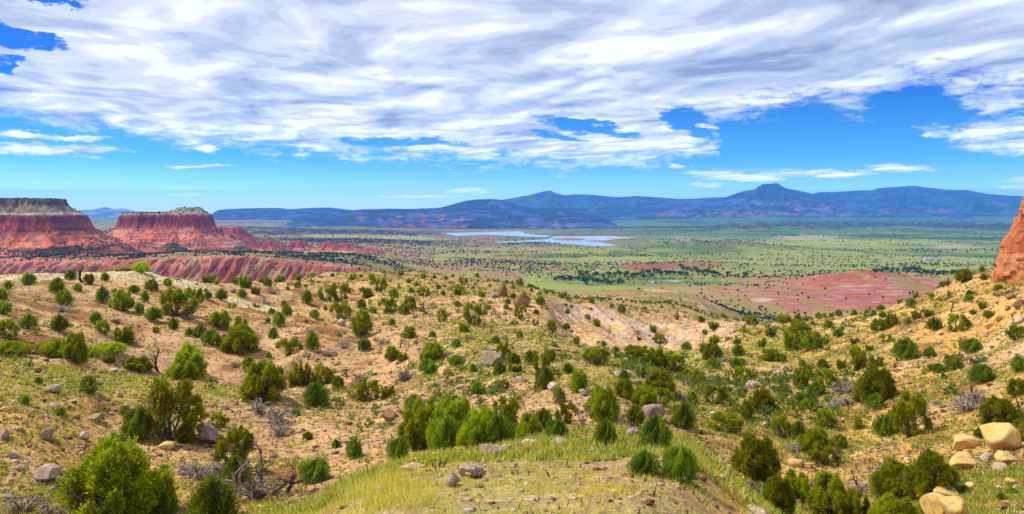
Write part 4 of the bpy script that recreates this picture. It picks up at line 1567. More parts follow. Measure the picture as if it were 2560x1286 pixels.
PR_D = {'pale': [dead_proto(51, 'deadwood', 1, 4, .7), dead_proto(52, 'deadwood', 3, 3, .6), dead_proto(53, 'bark', 4, 4, .6)],
        'dark': [dead_proto(54, 'darkwood', 1, 4, .75), dead_proto(55, 'darkwood', 2, 4, .6), dead_proto(58, 'darkwood', 1, 3, .4)]}
PR_T = [tangle_proto(56, 'deadwood'), tangle_proto(57, 'deadwood'), tangle_proto(59, 'bark')]
PR_R = {'pale': [rock_proto(61, 'rock_pale'), rock_proto(62, 'rock_pale', 4, 12), rock_proto(67, 'rock_pale', 4, 6, .08, .15)],
        'grey': [rock_proto(63, 'rock_grey'), rock_proto(64, 'rock_grey', 4, 7, .1)],
        'yellow': [rock_proto(65, 'rock_yellow', 4, 9, .05, .12), rock_proto(66, 'rock_yellow', 4, 11, .05, .12)],
        'brown': [rock_proto(68, 'rock_brown', 4, 8, .07), rock_proto(69, 'rock_brown', 4, 10, .06)]}
random.seed(5)


def stand(root_name, parts, x, y, z, W, H, rot, tilt=(0, 0)):
    """root Empty with one child per part mesh; every thing has objects of its own that share mesh data"""
    root = bpy.data.objects.new(root_name, None)
    COL.objects.link(root)
    root.empty_display_size = 0.3
    root.location = (x, y, z)
    root.rotation_euler = (tilt[0], tilt[1], rot)
    for nm, me in parts:
        c = link(nm, me, root)
        c.scale = (W, W, H)
    return root


def place_J(u, v, w, h, lod=None, style=None, y0=6.0):
    P = ray_ground(u, v, y0)
    if P is None:
        return
    x, y, z = P
    W, H = w * y / F, h * y / F
    if lod is None:
        lod = 'big' if w > 62 else ('mid' if w > 24 else 'low')
    lst = PR_J[lod]
    k = random.randrange(len(lst)) if style is None else style % len(lst)
    t, c = lst[k]
    o = stand('juniper_bush', [('trunk', t), ('crown', c)], x, y, z - 0.04 * H, W * 1.0, H * 0.90, random.uniform(0, 6.28))
    reg(o, u, v, y, w, 'olive green', 'juniper bush', 'juniper', 'junipers on the desert slopes')
    return o


def place_G(u, v, w, h, mat='G', y0=6.0):
    P = ray_ground(u, v, y0)
    if P is None:
        return
    x, y, z = P
    W, H = w * y / F, h * y / F
    src = PR_G if mat == 'G' else PR_Y
    lst = src['big' if w > 45 else 'low']
    t, c = lst[random.randrange(len(lst))]
    nm = 'green_shrub' if mat == 'G' else 'lime_shrub'
    o = stand(nm, [('stems', t), ('foliage', c)], x, y, z - 0.02 * H, W, H * 1.05, random.uniform(0, 6.28))
    if mat == 'G':
        reg(o, u, v, y, w, 'green', 'broomlike shrub', 'shrub', 'green shrubs on the desert slopes')
    else:
        reg(o, u, v, y, w, 'yellow-green', 'low shrub', 'shrub', 'yellow-green shrubs on the desert slopes')
    return o


def place_D(u, v, w, h, tone='pale', k=0, y0=6.0):
    P = ray_ground(u, v, y0)
    if P is None:
        return
    x, y, z = P
    W, H = w * y / F, h * y / F
    t, c = PR_D[tone][k % len(PR_D[tone])]
    s = max(W * 1.15, H * 0.55)
    o = stand('dead_tree', [('trunk', t), ('branches', c)], x, y, z, s, H, random.uniform(0, 6.28))
    reg(o, u, v, y, w, 'bleached grey' if tone == 'pale' else 'dark leafless', 'dead tree', 'dead tree', 'dead trees on the desert slopes')
    return o


def place_T(u, v, w, h, k=0, y0=6.0):
    P = ray_ground(u, v, y0)
    if P is None:
        return
    x, y, z = P
    W, H = w * y / F, h * y / F
    o = link('fallen_branches', PR_T[k % len(PR_T)])
    o.location = (x, y, z - 0.02)
    # lie along the slope
    e = 0.4
    zx = float(ground_z(np.array([x + e]), np.array([y]))[0] - ground_z(np.array([x - e]), np.array([y]))[0]) / (2 * e)
    zy = float(ground_z(np.array([x]), np.array([y + e]))[0] - ground_z(np.array([x]), np.array([y - e]))[0]) / (2 * e)
    nrm = Vector((-zx, -zy, 1)).normalized()
    q = nrm.to_track_quat('Z', 'Y')
    o.rotation_euler = (q @ Matrix.Rotation(random.uniform(0, 6.28), 3, 'Z').to_quaternion()).to_euler()
    o.scale = (W, W, max(H, W * 0.45) * 1.4)
    reg(o, u, v, y, w, 'bleached', 'tangle of fallen branches', 'dead branches', 'fallen dead branches')
    return o


def place_R(u, v, w, h, tone='pale', k=0, rot=None, y0=6.0, depth=0.9):
    P = ray_ground(u, v, y0)
    if P is None:
        return
    x, y, z = P
    W, H = w * y / F, h * y / F
    o = link('boulder' if w > 30 else 'rock', PR_R[tone][k % len(PR_R[tone])])
    o.location = (x, y + W * 0.2, z)
    o.rotation_euler = (random.uniform(-.12, .12), random.uniform(-.12, .12), random.uniform(0, 6.28) if rot is None else rot)
    q_ = 0.9 if tone in ('pale', 'grey') else 1.0
    o.scale = (W * 1.05 * q_, W * depth * q_, H * 1.15 * q_)
    d = {'pale': 'pale', 'grey': 'grey', 'yellow': 'yellow sandstone', 'brown': 'reddish brown'}[tone]
    reg(o, u, v, y, w, d, 'boulder' if w > 30 else 'rock', 'rock', 'rocks lying on the desert slopes')
    return o


# (column, row of the foot, width, height) read off the photograph; the foot is set on the ground it stands on
J_LIST = [
    (285, 1306, 255, 228, 'big', 0), (430, 1098, 150, 162, 'big', 2), (655, 1000, 118, 108, 'big', 0), (757, 962, 58, 82), (805, 964, 62, 54), (742, 966, 46, 46), (468, 950, 104, 78, 'big', 0), (190, 906, 64, 86),
    (345, 926, 78, 40), (272, 911, 40, 22), (580, 1180, 96, 112, 'big', 2),
    (1062, 1118, 130, 150, 'big', 1), (1135, 1122, 140, 146, 'big', 0), (1200, 1126, 120, 122, 'big', 0), (1265, 1098, 105, 134, 'big', 1), (1322, 1097, 72, 72), (1028, 1112, 70, 90),
    (925, 1002, 58, 62, 'mid', 2), (966, 996, 46, 38), (980, 902, 42, 42), (1006, 903, 36, 26), (1080, 904, 66, 54), (1260, 902, 36, 52), (1290, 931, 46, 24), (1352, 932, 46, 52, 'mid', 2), (1376, 906, 32, 38),
    (1447, 982, 52, 68, 'mid', 0), (1508, 1048, 90, 92, 'big', 0), (1562, 992, 54, 48), (1648, 982, 82, 66, 'big', 0), (1610, 1012, 72, 52), (1652, 1012, 54, 46), (1415, 1057, 55, 56), (1488, 910, 66, 46), (1590, 907, 78, 48), (1640, 916, 64, 52),
    (1682, 926, 62, 46), (1730, 954, 46, 36), (1780, 901, 52, 46), (1785, 1012, 58, 50, 'mid', 2), (1905, 1032, 64, 66), (1868, 1047, 38, 56), (1855, 962, 54, 50, 'mid', 2), (1930, 902, 60, 32), (1985, 878, 56, 64), (2030, 874, 58, 50),
    (2105, 923, 34, 30), (2145, 926, 50, 60), (2190, 922, 46, 38), (2000, 972, 64, 64), (2062, 967, 60, 50), (2005, 1006, 36, 28), (2192, 1002, 100, 98, 'big', 0), (2154, 1007, 58, 50), (2275, 1092, 84, 112, 'big', 2), (2235, 1085, 50, 70),
    (2145, 1074, 40, 40), (2060, 1072, 52, 52, 'mid', 2), (1955, 1097, 56, 62, 'mid', 2), (2042, 1132, 88, 66, 'big', 0), (2055, 1160, 74, 44), (1820, 1082, 88, 48), (1893, 1194, 122, 122, 'big', 0),
    (1990, 1255, 112, 96, 'big', 1), (1950, 1275, 82, 92, 'big', 0), (2070, 1292, 112, 122, 'big', 0), (2135, 1306, 112, 96, 'big', 1), (2240, 1316, 124, 86, 'big', 0), (2238, 1250, 120, 112, 'big', 0), (2332, 1248, 128, 134, 'big', 0),
    (2500, 1067, 104, 82, 'big', 0), (2548, 1104, 54, 62), (2548, 936, 32, 36), (2545, 852, 44, 42), (2410, 706, 50, 40, 'mid', 0), (2498, 672, 28, 32), (2230, 818, 36, 38), (2196, 828, 50, 34), (2290, 798, 30, 22), (2322, 792, 34, 26), (2270, 812, 22, 20),
    (222, 711, 27, 30, 'mid', 0), (305, 776, 64, 58, 'mid', 0), (440, 791, 92, 74, 'big', 2), (487, 762, 46, 46, 'mid', 2), (550, 821, 60, 48, 'mid', 0), (600, 878, 100, 74, 'big', 0), (602, 838, 48, 50), (315, 861, 78, 52), (258, 836, 38, 40),
    (18, 848, 58, 56), (520, 706, 44, 26), (640, 737, 28, 28), (668, 716, 26, 24), (612, 722, 40, 40), (590, 712, 22, 20), (540, 712, 20, 18), (850, 752, 52, 48), (813, 752, 38, 36, 'mid', 2), (853, 801, 54, 52), (905, 842, 58, 74, 'mid', 0), (970, 781, 44, 42, 'mid', 2), (1026, 772, 32, 32),
    (1103, 806, 28, 38), (1184, 812, 52, 60), (1162, 832, 34, 34), (919, 746, 32, 26), (948, 727, 42, 36, 'mid', 2), (1062, 741, 38, 28), (1146, 737, 46, 34), (725, 886, 62, 46), (1300, 798, 30, 40), (1380, 827, 30, 30), (1440, 861, 26, 26), (1375, 905, 30, 34),
    (1650, 861, 32, 30), (1785, 826, 36, 26), (1784, 862, 40, 30), (1880, 812, 36, 26), (1960, 806, 40, 26), (2003, 846, 60, 42), (1905, 870, 30, 28), (1990, 826, 30, 30), (1205, 742, 26, 22), (1160, 712, 24, 20), (1300, 705, 24, 20), (880, 700, 24, 18), (1003, 690, 22, 18), (745, 700, 24, 22), (700, 705, 30, 20),
    (1862, 800, 20, 16), (2135, 862, 30, 20), (2175, 880, 26, 22), (2370, 905, 30, 24), (1760, 880, 30, 24), (1540, 880, 26, 20), (2080, 780, 18, 14), (1690, 800, 18, 18), (1470, 800, 16, 16),
]
G_LIST = [
    (222, 979, 34, 34), (787, 1014, 58, 48), (345, 1097, 72, 68), (530, 1304, 104, 96), (588, 1214, 62, 62), (790, 1206, 72, 52), (412, 1294, 62, 52), (1110, 1134, 78, 80), (1240, 1118, 74, 72), (1032, 1048, 46, 52), (885, 1147, 36, 46), (996, 1152, 52, 52),
    (1070, 932, 42, 28), (1140, 912, 36, 20), (1194, 987, 32, 28), (1183, 933, 20, 20), (1286, 913, 30, 24), (1250, 937, 30, 28), (1325, 907, 28, 28), (1360, 972, 46, 46), (1397, 1007, 30, 32), (1358, 1072, 48, 42), (1390, 1092, 52, 36), (1515, 1112, 52, 54),
    (1640, 1118, 68, 70), (1590, 1062, 40, 44), (1706, 1072, 56, 58), (1612, 1188, 72, 50), (1700, 1202, 82, 76), (1785, 922, 30, 22), (1840, 922, 30, 24), (1845, 892, 28, 26), (2058, 922, 26, 20), (2040, 992, 40, 30), (2190, 1022, 40, 32), (2325, 897, 28, 24),
    (2345, 932, 44, 20), (2385, 927, 38, 28), (2430, 882, 50, 30), (2545, 927, 30, 32), (2268, 897, 56, 46), (2205, 1092, 36, 48), (1995, 1092, 32, 32), (2100, 1122, 34, 28), (2450, 1095, 30, 20), (143, 736, 32, 32), (195, 731, 20, 18), (175, 701, 26, 20), (255, 756, 30, 32),
    (380, 729, 30, 26), (363, 756, 18, 22), (350, 785, 20, 22), (383, 801, 40, 28), (433, 826, 22, 26), (530, 866, 42, 36), (500, 846, 30, 30), (240, 811, 28, 26), (70, 821, 40, 32), (160, 762, 34, 32), (605, 746, 22, 20), (697, 816, 28, 30), (683, 847, 24, 24), (782, 876, 32, 40),
    (766, 760, 24, 28), (1010, 787, 26, 24), (905, 877, 22, 26), (918, 876, 20, 22), (1300, 846, 16, 16), (985, 744, 22, 20), (1080, 846, 18, 16), (520, 748, 20, 16), (472, 840, 20, 18), (2455, 682, 13, 13), (2459, 702, 15, 14), (2356, 719, 14, 13), (2369, 717, 15, 12), (2497, 726, 20, 12), (2424, 737, 16, 10),
    (2330, 745, 14, 10), (2060, 862, 26, 16), (2432, 790, 16, 10), (1730, 1010, 26, 24), (1560, 950, 24, 20), (845, 970, 30, 26), (900, 1005, 22, 18), (620, 925, 30, 26), (1955, 905, 20, 16), (2075, 1060, 22, 18), (2255, 1045, 24, 20), (1420, 935, 26, 22), (1240, 860, 20, 18), (1140, 870, 22, 18),
    (2220, 1290, 40, 30), (1930, 1240, 40, 36), (2410, 1235, 26, 18), (2530, 1240, 24, 18), (2505, 1250, 22, 14), (60, 1010, 22, 18), (150, 1040, 24, 18), (95, 960, 20, 14), (310, 1040, 22, 18), (770, 1100, 24, 18), (840, 1120, 22, 18), (740, 1040, 22, 16),
]
Y_LIST = [(140, 895, 98, 42), (280, 884, 66, 24), (20, 888, 90, 26), (355, 681, 42, 22), (60, 878, 40, 18), (228, 893, 40, 26), (1640, 905, 40, 18), (1560, 985, 40, 20), (1220, 905, 24, 14), (2320, 1285, 60, 30), (470, 925, 60, 60), (1860, 832, 30, 10), (900, 975, 36, 14), (1740, 660, 1, 1)][:-1]
D_LIST = [(396, 930, 54, 78, 'dark', 0), (205, 706, 62, 56, 'dark', 0), (672, 1236, 116, 150, 'pale', 2), (600, 1232, 80, 120, 'pale', 1), (720, 1232, 60, 100, 'dark', 1), (1455, 1066, 34, 62, 'pale', 1), (1925, 972, 26, 46, 'dark', 2), (1960, 1096, 26, 62, 'pale', 0), (1065, 786, 44, 44, 'dark', 1), (2378, 784, 24, 48, 'dark', 2),
          (2440, 1010, 50, 70, 'dark', 1), (2540, 1040, 40, 70, 'dark', 0), (1000, 872, 24, 34, 'dark', 2), (1040, 868, 14, 30, 'dark', 2), (1020, 872, 20, 26, 'pale', 1), (1350, 862, 22, 30, 'dark', 0), (1365, 885, 28, 36, 'dark', 1), (1760, 868, 26, 34, 'dark', 0), (2235, 935, 14, 34, 'dark', 2), (1545, 920, 18, 22, 'dark', 1),
          (2148, 1240, 20, 70, 'dark', 2), (2130, 1280, 60, 60, 'pale', 0), (1230, 805, 12, 34, 'dark', 2), (1880, 975, 22, 34, 'pale', 1), (1600, 915, 12, 26, 'dark', 0), (850, 722, 20, 20, 'dark', 1), (2160, 985, 40, 36, 'pale', 1), (1860, 845, 18, 22, 'dark', 1), (790, 1010, 4, 4, 'dark', 1)][:-1]
T_LIST = [(760, 745, 50, 16, 0), (905, 955, 50, 30, 0), (1015, 955, 70, 44, 2), (560, 1190, 90, 60, 1), (640, 1245, 110, 70, 0), (500, 1200, 120, 60, 0), (2215, 1180, 60, 30, 1), (1990, 1130, 60, 36, 0), (2080, 1020, 70, 34, 1), (1690, 1040, 60, 34, 2), (2420, 1030, 90, 60, 0), (2180, 945, 60, 30, 2), (1255, 1060, 50, 30, 0), (955, 860, 50, 22, 1), (1330, 1040, 36, 22, 0), (330, 1240, 40, 24, 2), (1120, 790, 30, 16, 2), (820, 890, 60, 20, 1), (2140, 1245, 90, 60, 0), (2010, 1235, 60, 60, 1),
          (645, 1030, 80, 50, 0), (690, 1062, 110, 70, 1), (700, 1090, 70, 50, 0), (1015, 950, 60, 32, 0), (895, 950, 44, 26, 2), (160, 780, 60, 22, 0), (680, 735, 44, 14, 1), (665, 762, 42, 12, 1), (775, 832, 40, 18, 1), (860, 872, 50, 26, 0), (2112, 985, 92, 50, 0), (2118, 1012, 66, 34, 1), (2440, 912, 60, 36, 2), (2440, 1010, 80, 50, 0),
          (1500, 1000, 36, 26, 2), (1665, 1010, 40, 26, 1), (1700, 1000, 50, 30, 0), (1340, 975, 30, 18, 2), (480, 1190, 110, 50, 0), (520, 1225, 70, 36, 1), (60, 1280, 110, 60, 0), (130, 1300, 100, 60, 1), (1880, 1230, 70, 40, 2), (1175, 850, 36, 20, 1), (1300, 1000, 26, 16, 2), (2090, 1145, 60, 30, 2), (1510, 900, 30, 16, 1), (640, 770, 36, 10, 2),
          (470, 800, 44, 18, 0), (1780, 890, 36, 26, 1), (730, 868, 50, 14, 2), (2270, 880, 50, 26, 1), (1810, 905, 40, 20, 0), (2340, 1010, 36, 20, 1), (1120, 888, 30, 14, 0), (590, 920, 40, 26, 0), (1060, 1010, 30, 16, 1)]
R_LIST = [
    (1232, 914, 50, 44, 'pale', 0), (1385, 977, 42, 26, 'pale', 1), (1640, 1052, 66, 48, 'grey', 0), (1885, 972, 40, 24, 'pale', 2), (1945, 937, 22, 13, 'pale', 0), (1966, 926, 26, 17, 'pale', 1), (2297, 896, 24, 17, 'pale', 0), (1180, 1197, 76, 36, 'grey', 0), (1130, 1218, 42, 40, 'grey', 1), (1228, 1142, 58, 38, 'pale', 0),
    (1262, 1130, 40, 18, 'pale', 1), (1330, 1116, 62, 18, 'pale', 2), (1396, 1111, 54, 14, 'pale', 0), (1030, 1177, 66, 16, 'pale', 1), (950, 1228, 36, 14, 'pale', 2), (1480, 1132, 22, 14, 'pale', 0), (1284, 1168, 24, 14, 'pale', 1), (105, 1204, 78, 40, 'pale', 1), (115, 1102, 38, 36, 'grey', 0), (10, 1106, 26, 34, 'grey', 1),
    (125, 982, 46, 22, 'pale', 2), (415, 1124, 42, 18, 'yellow', 1), (515, 1112, 64, 58, 'grey', 0), (240, 1000, 16, 14, 'pale', 0), (296, 994, 17, 14, 'pale', 1), (128, 1022, 38, 14, 'pale', 2), (30, 1148, 32, 16, 'pale', 0), (975, 1056, 52, 36, 'brown', 1), (230, 1055, 40, 20, 'pale', 0), (205, 1098, 34, 18, 'pale', 1),
    (45, 1180, 28, 12, 'pale', 2), (60, 1265, 30, 14, 'pale', 0), (15, 1255, 34, 20, 'grey', 0), (150, 1190, 26, 14, 'pale', 1), (40, 1080, 30, 12, 'pale', 2), (12, 1030, 26, 14, 'yellow', 0), (180, 1010, 22, 10, 'pale', 0), (375, 985, 30, 12, 'pale', 1), (560, 1025, 28, 16, 'pale', 1), (280, 930, 40, 10, 'pale', 2),
    (312, 679, 62, 22, 'brown', 0), (1306, 770, 44, 38, 'brown', 1), (1256, 742, 34, 42, 'brown', 0), (1235, 745, 26, 16, 'grey', 0), (852, 817, 26, 22, 'pale', 0), (872, 822, 16, 12, 'pale', 1), (1262, 788, 16, 14, 'grey', 1), (1290, 812, 16, 10, 'pale', 0), (1320, 806, 16, 10, 'pale', 1), (1106, 938, 30, 20, 'yellow', 1), (1112, 932, 22, 20, 'pale', 2),
    (1100, 962, 40, 14, 'pale', 0), (1195, 922, 34, 18, 'pale', 1), (1170, 915, 24, 14, 'pale', 2), (1150, 975, 22, 12, 'pale', 0), (1235, 935, 18, 12, 'pale', 1), (1300, 958, 34, 18, 'pale', 2), (1360, 945, 36, 18, 'pale', 0), (1460, 990, 30, 18, 'grey', 0), (1545, 940, 28, 14, 'pale', 1), (1570, 944, 20, 18, 'pale', 0), (1395, 1012, 30, 26, 'brown', 0),
    (2506, 1132, 92, 78, 'yellow', 0), (2420, 1120, 76, 30, 'yellow', 1), (2522, 1162, 58, 30, 'yellow', 0), (2412, 1152, 48, 18, 'yellow', 1), (2415, 1176, 66, 34, 'yellow', 0), (2505, 1178, 40, 24, 'pale', 2), (2470, 1152, 38, 20, 'pale', 1), (2440, 1160, 30, 14, 'pale', 0), (2342, 1296, 66, 62, 'yellow', 1), (2390, 1300, 62, 58, 'yellow', 0), (2370, 1250, 60, 34, 'yellow', 0),
    (1993, 1168, 36, 24, 'yellow', 0), (1895, 1298, 84, 30, 'pale', 2), (2400, 1232, 30, 24, 'grey', 0), (2430, 1225, 26, 16, 'yellow', 1), (2530, 1210, 24, 14, 'yellow', 0), (2545, 1225, 20, 14, 'pale', 1), (2515, 1275, 30, 20, 'brown', 1), (2210, 842, 14, 10, 'pale', 0), (2476, 822, 26, 14, 'yellow', 1), (2500, 808, 22, 18, 'yellow', 0), (2470, 842, 22, 12, 'pale', 0), (2552, 810, 30, 22, 'pale', 2),
    (2350, 860, 22, 12, 'pale', 1), (2505, 738, 20, 12, 'brown', 0), (2530, 748, 26, 16, 'brown', 1), (2550, 770, 30, 20, 'brown', 0), (2522, 776, 16, 12, 'brown', 1), (2490, 728, 14, 9, 'brown', 1), (2535, 790, 18, 10, 'yellow', 1), (2278, 835, 16, 12, 'pale', 0), (1690, 750, 14, 12, 'brown', 0), (1530, 770, 16, 14, 'brown', 1), (1475, 778, 12, 8, 'brown', 0), (1620, 785, 12, 10, 'brown', 1), (580, 730, 20, 10, 'grey', 1), (440, 700, 16, 8, 'pale', 0), (475, 755, 18, 8, 'pale', 2), (285, 806, 26, 12, 'grey', 0), (470, 1180, 24, 12, 'pale', 0),
    (330, 1098, 26, 10, 'pale', 0), (1585, 1090, 40, 22, 'grey', 1), (1510, 1175, 22, 10, 'pale', 0), (1060, 1245, 24, 10, 'pale', 2), (1380, 1190, 18, 8, 'pale', 0), (1305, 1230, 20, 8, 'grey', 1), (860, 1235, 30, 12, 'grey', 0), (800, 1265, 30, 12, 'pale', 1), (1170, 1255, 26, 10, 'pale', 0), (1610, 1230, 24, 10, 'pale', 0),
]
for a_ in J_LIST:
    place_J(*a_)
for a_ in G_LIST:
    place_G(*a_)
for a_ in Y_LIST:
    place_G(*a_, mat='Y')
for a_ in D_LIST:
    place_D(*a_)
for a_ in T_LIST:
    place_T(*a_)
for a_ in R_LIST:
    place_R(*a_)

# smaller bushes between the ones above, again each an object of its own
_used = [(r['u'], r['v'], r['w']) for r in REG]


def free_spot(u, v, w):
    for (a, b, c) in _used:
        if abs(a - u) < (c + w) * 0.55 and abs(b - v) < (c + w) * 0.28 + 3:
            return False
    return True


def scatter_small(n, zones, kinds):
    k = 0
    tries = 0
    tot = sum(z[4] for z in zones)
    while k < n and tries < n * 60:
        tries += 1
        q = random.uniform(0, tot)
        for z in zones:
            q -= z[4]
            if q <= 0:
                break
        u = random.uniform(z[0], z[1])
        v = random.uniform(z[2], z[3])
        P = ray_ground(u, v)
        if P is None or P[1] > 520:
            continue
        W = random.uniform(0.8, 2.1)
        w = W * F / P[1]
        if w < 7:
            W *= 7 / w
            w = 7
        if 1370 < u < 1740 and 756 < v < 850 and random.random() < 0.8:
            continue          # the clay bluff is nearly bare
        if not free_spot(u, v, w):
            continue
        _used.append((u, v, w))
        h = w * random.uniform(0.65, 1.0)
        kd = random.choice(kinds)
        if kd == 'J':
            place_J(u, v, w, h)
        elif kd == 'G':
            place_G(u, v, w * 0.8, h * 0.8)
        k += 1


Z_ALL = [(640, 1350, 686, 790, 55), (1350, 1860, 715, 790, 45), (0, 640, 700, 870, 16), (640, 1350, 790, 1000, 18), (1400, 2000, 800, 1000, 34), (1900, 2560, 740, 1100, 40), (0, 900, 900, 1200, 6), (1600, 1900, 1000, 1200, 8)]
scatter_small(210, Z_ALL, ['J', 'G', 'G'])

# ------------------------------------------------------------------ uncountable cover, each kind one object of kind stuff
def z_of(X, Y):
    out = np.empty(len(X))
    for i in range(0, len(X), 40000):
        out[i:i + 40000] = ground_z(X[i:i + 40000], Y[i:i + 40000])
    return out


def blades(name, P, H, Wd, nb, colr, label, cat, spread=0.5, seed=1):
    """tufts of nb blades at points P"""
    r = np.random.default_rng(seed)
    n = len(P)
    N = n * nb
    idx = np.repeat(np.arange(n), nb)
    th = r.uniform(0, 2 * np.pi, N)
    ph = np.abs(r.normal(0, spread, N)).clip(0, 1.3)
    d = np.stack([np.sin(ph) * np.cos(th), np.sin(ph) * np.sin(th), np.cos(ph)], 1)
    h = H[idx]
    off = np.stack([np.cos(th), np.sin(th), 0 * th], 1) * (h * r.uniform(0, 0.5, N))[:, None]
    b = P[idx] + off - np.array([0, 0, 0.01])
    side = unit(np.cross(d, r.normal(size=(N, 3))))
    w = (Wd[idx] * r.uniform(.6, 1.3, N))[:, None]
    L = (h * r.uniform(.5, 1.25, N))[:, None]
    V = np.empty((N, 3, 3))
    V[:, 0] = b - side * w / 2
    V[:, 1] = b + side * w / 2
    V[:, 2] = b + d * L
    cc = colr[idx] * r.uniform(.75, 1.25, (N, 1))
    c3 = np.repeat(cc, 3, 0)
    me = new_mesh(name, V.reshape(-1, 3), np.arange(N * 3).reshape(-1, 3), M['vegcol'], False, {'col': np.clip(c3, 0.004, .8)})
    return stuff(name, me, label, cat)


def sample_uY(n, u0, u1, y0, y1, r, p=1.0):
    u = r.uniform(u0, u1, n)
    t = r.uniform(0, 1, n)
    if p == 1.0:
        Y = np.exp(np.log(y0) + (np.log(y1) - np.log(y0)) * t)
    else:      # even over the picture rows of a level floor
        Y = 1 / (1 / y0 + (1 / y1 - 1 / y0) * t)
    return (u - U0) / F * Y, Y, u


GRASSC = np.array([(0.30, 0.30, 0.05), (0.38, 0.34, 0.08), (0.20, 0.24, 0.04), (0.46, 0.39, 0.14), (0.14, 0.19, 0.04)])
r_ = np.random.default_rng(77)
# fine grass on the near knoll
X, Y, u = sample_uY(26000, 480, 2050, 7.5, 27, r_)
g_ = ss(fbm(X / 0.8, Y / 0.8, 3, 500) + 0.6 * fbm(X / 3, Y / 3, 2, 501) + 0.16 * (1 - ss(u, 900, 1100)), 0.06, 0.30)
g_ = g_ * (1 - 0.35 * ss(u, 950, 1100)) * (0.6 + 0.4 * ss(Y, 9.5, 13.5)) * (1 - ss(Y, 19, 27) * 0.8)
k_ = r_.uniform(0, 1, len(X)) < g_
X, Y, u = X[k_], Y[k_], u[k_]
zz_ = z_of(X, Y)
H_ = r_.uniform(0.05, 0.15, len(X)) * (1 - 0.2 * ss(u, 950, 1100)) * (1 + 1.0 * ss(u, 600, 1000) * (1 - ss(u, 1000, 1150)) + 0.5 * (1 - ss(u, 700, 900)))
ci = r_.choice([0, 1, 3, 2], len(X), p=[.34, .28, .22, .16])
blades('grass', np.stack([X, Y, zz_], 1), H_, np.full(len(X), 0.008), 10, GRASSC[ci] * np.array([2.0, 1.75, 1.9]), 'fine pale green and straw grass covering the knoll in front', 'grass', 0.42, 3)
# herb tufts everywhere on the near hills
X, Y, u = sample_uY(170000, -60, 2620, 14, 190, r_)
zc_ = np.zeros_like(X)
_, gr_, _ = ground_color(X, Y, zc_)
pr_ = 0.14 + 0.75 * ss(gr_, 0.2, 1.0)
pr_ = pr_ * (0.4 + 0.6 * ss(Y, 15, 24)) * (0.25 + 1.1 * ss(fbm(X / 2.2, Y / 2.2, 3, 510), -0.2, 0.25))
k_ = r_.uniform(0, 1, len(X)) < pr_
X, Y, u = X[k_], Y[k_], u[k_]
zz_ = z_of(X, Y)
H_ = r_.uniform(0.07, 0.26, len(X)) * (0.8 + 0.5 * ss(Y, 40, 120))
ci = r_.choice(5, len(X), p=[.30, .24, .20, .14, .12])
blades('herb_tufts', np.stack([X, Y, zz_], 1), H_, 0.02 + 0.0012 * Y, 9, GRASSC[ci] * 1.45, 'small yellow-green herb tufts dotted over the sandy hillsides', 'herbs', 0.85, 4)


# twigs, dry litter and dark crumbs of soil
X, Y, u = sample_uY(66000, -60, 2620, 7.5, 170, r_)
k_ = r_.uniform(0, 1, len(X)) < (0.25 + 0.9 * ss(fbm(X / 3.5, Y / 3.5, 3, 515), -0.05, 0.25)) * (1 - 0.97 * (1 - ss(Y, 17, 28)))
X, Y, u = X[k_], Y[k_], u[k_]
LITC = np.array([(0.12, 0.07, 0.045), (0.20, 0.12, 0.07), (0.38, 0.32, 0.26), (0.08, 0.06, 0.03)])
blades('dry_litter', np.stack([X, Y, z_of(X, Y) + 0.01], 1), r_.uniform(0.06, 0.22, len(X)), 0.015 + 0.0010 * Y, 4, LITC[r_.choice(4, len(X), p=[.35, .3, .15, .2])], 'brown twigs and dry plant litter strewn over the slopes', 'litter', 1.3, 6)


def scrub_patch(name, P, S, colr, tri, label, cat, seed, flat=0.8):
    """ragged little bushes: a cloud of leaf triangles each"""
    r = np.random.default_rng(seed)
    n = len(P)
    N = n * tri
    idx = np.repeat(np.arange(n), tri)
    d = unit(r.normal(size=(N, 3)))
    d[:, 2] = np.abs(d[:, 2])
    s = S[idx][:, None]
    lump = (1 + 0.25 * np.sin(3 * np.arctan2(d[:, 1], d[:, 0]) + idx))[:, None]
    pos = P[idx] + d * s * lump * 0.5 * (r.uniform(0, 1, (N, 1)) ** 0.4) * np.array([1, 1, 2 * flat])
    dr = unit(d + np.array([0, 0, .5]) + r.normal(size=(N, 3)) * .5)
    side = unit(np.cross(dr, r.normal(size=(N, 3))))
    k = 1.55 / math.sqrt(tri)
    V = np.empty((N, 3, 3))
    V[:, 0] = pos - side * s * k * .5
    V[:, 1] = pos + side * s * k * .5
    V[:, 2] = pos + dr * s * k * 1.15
    cc = np.repeat(colr[idx] * r.uniform(.7, 1.3, (N, 1)), 3, 0)
    me = new_mesh(name, V.reshape(-1, 3), np.arange(N * 3).reshape(-1, 3), M['vegcol'], False, {'col': np.clip(cc, .003, .8)})
    return stuff(name, me, label, cat)


SCRC = np.array([(0.075, 0.105, 0.02), (0.05, 0.08, 0.018), (0.10, 0.12, 0.02), (0.06, 0.11, 0.035), (0.12, 0.10, 0.05)])
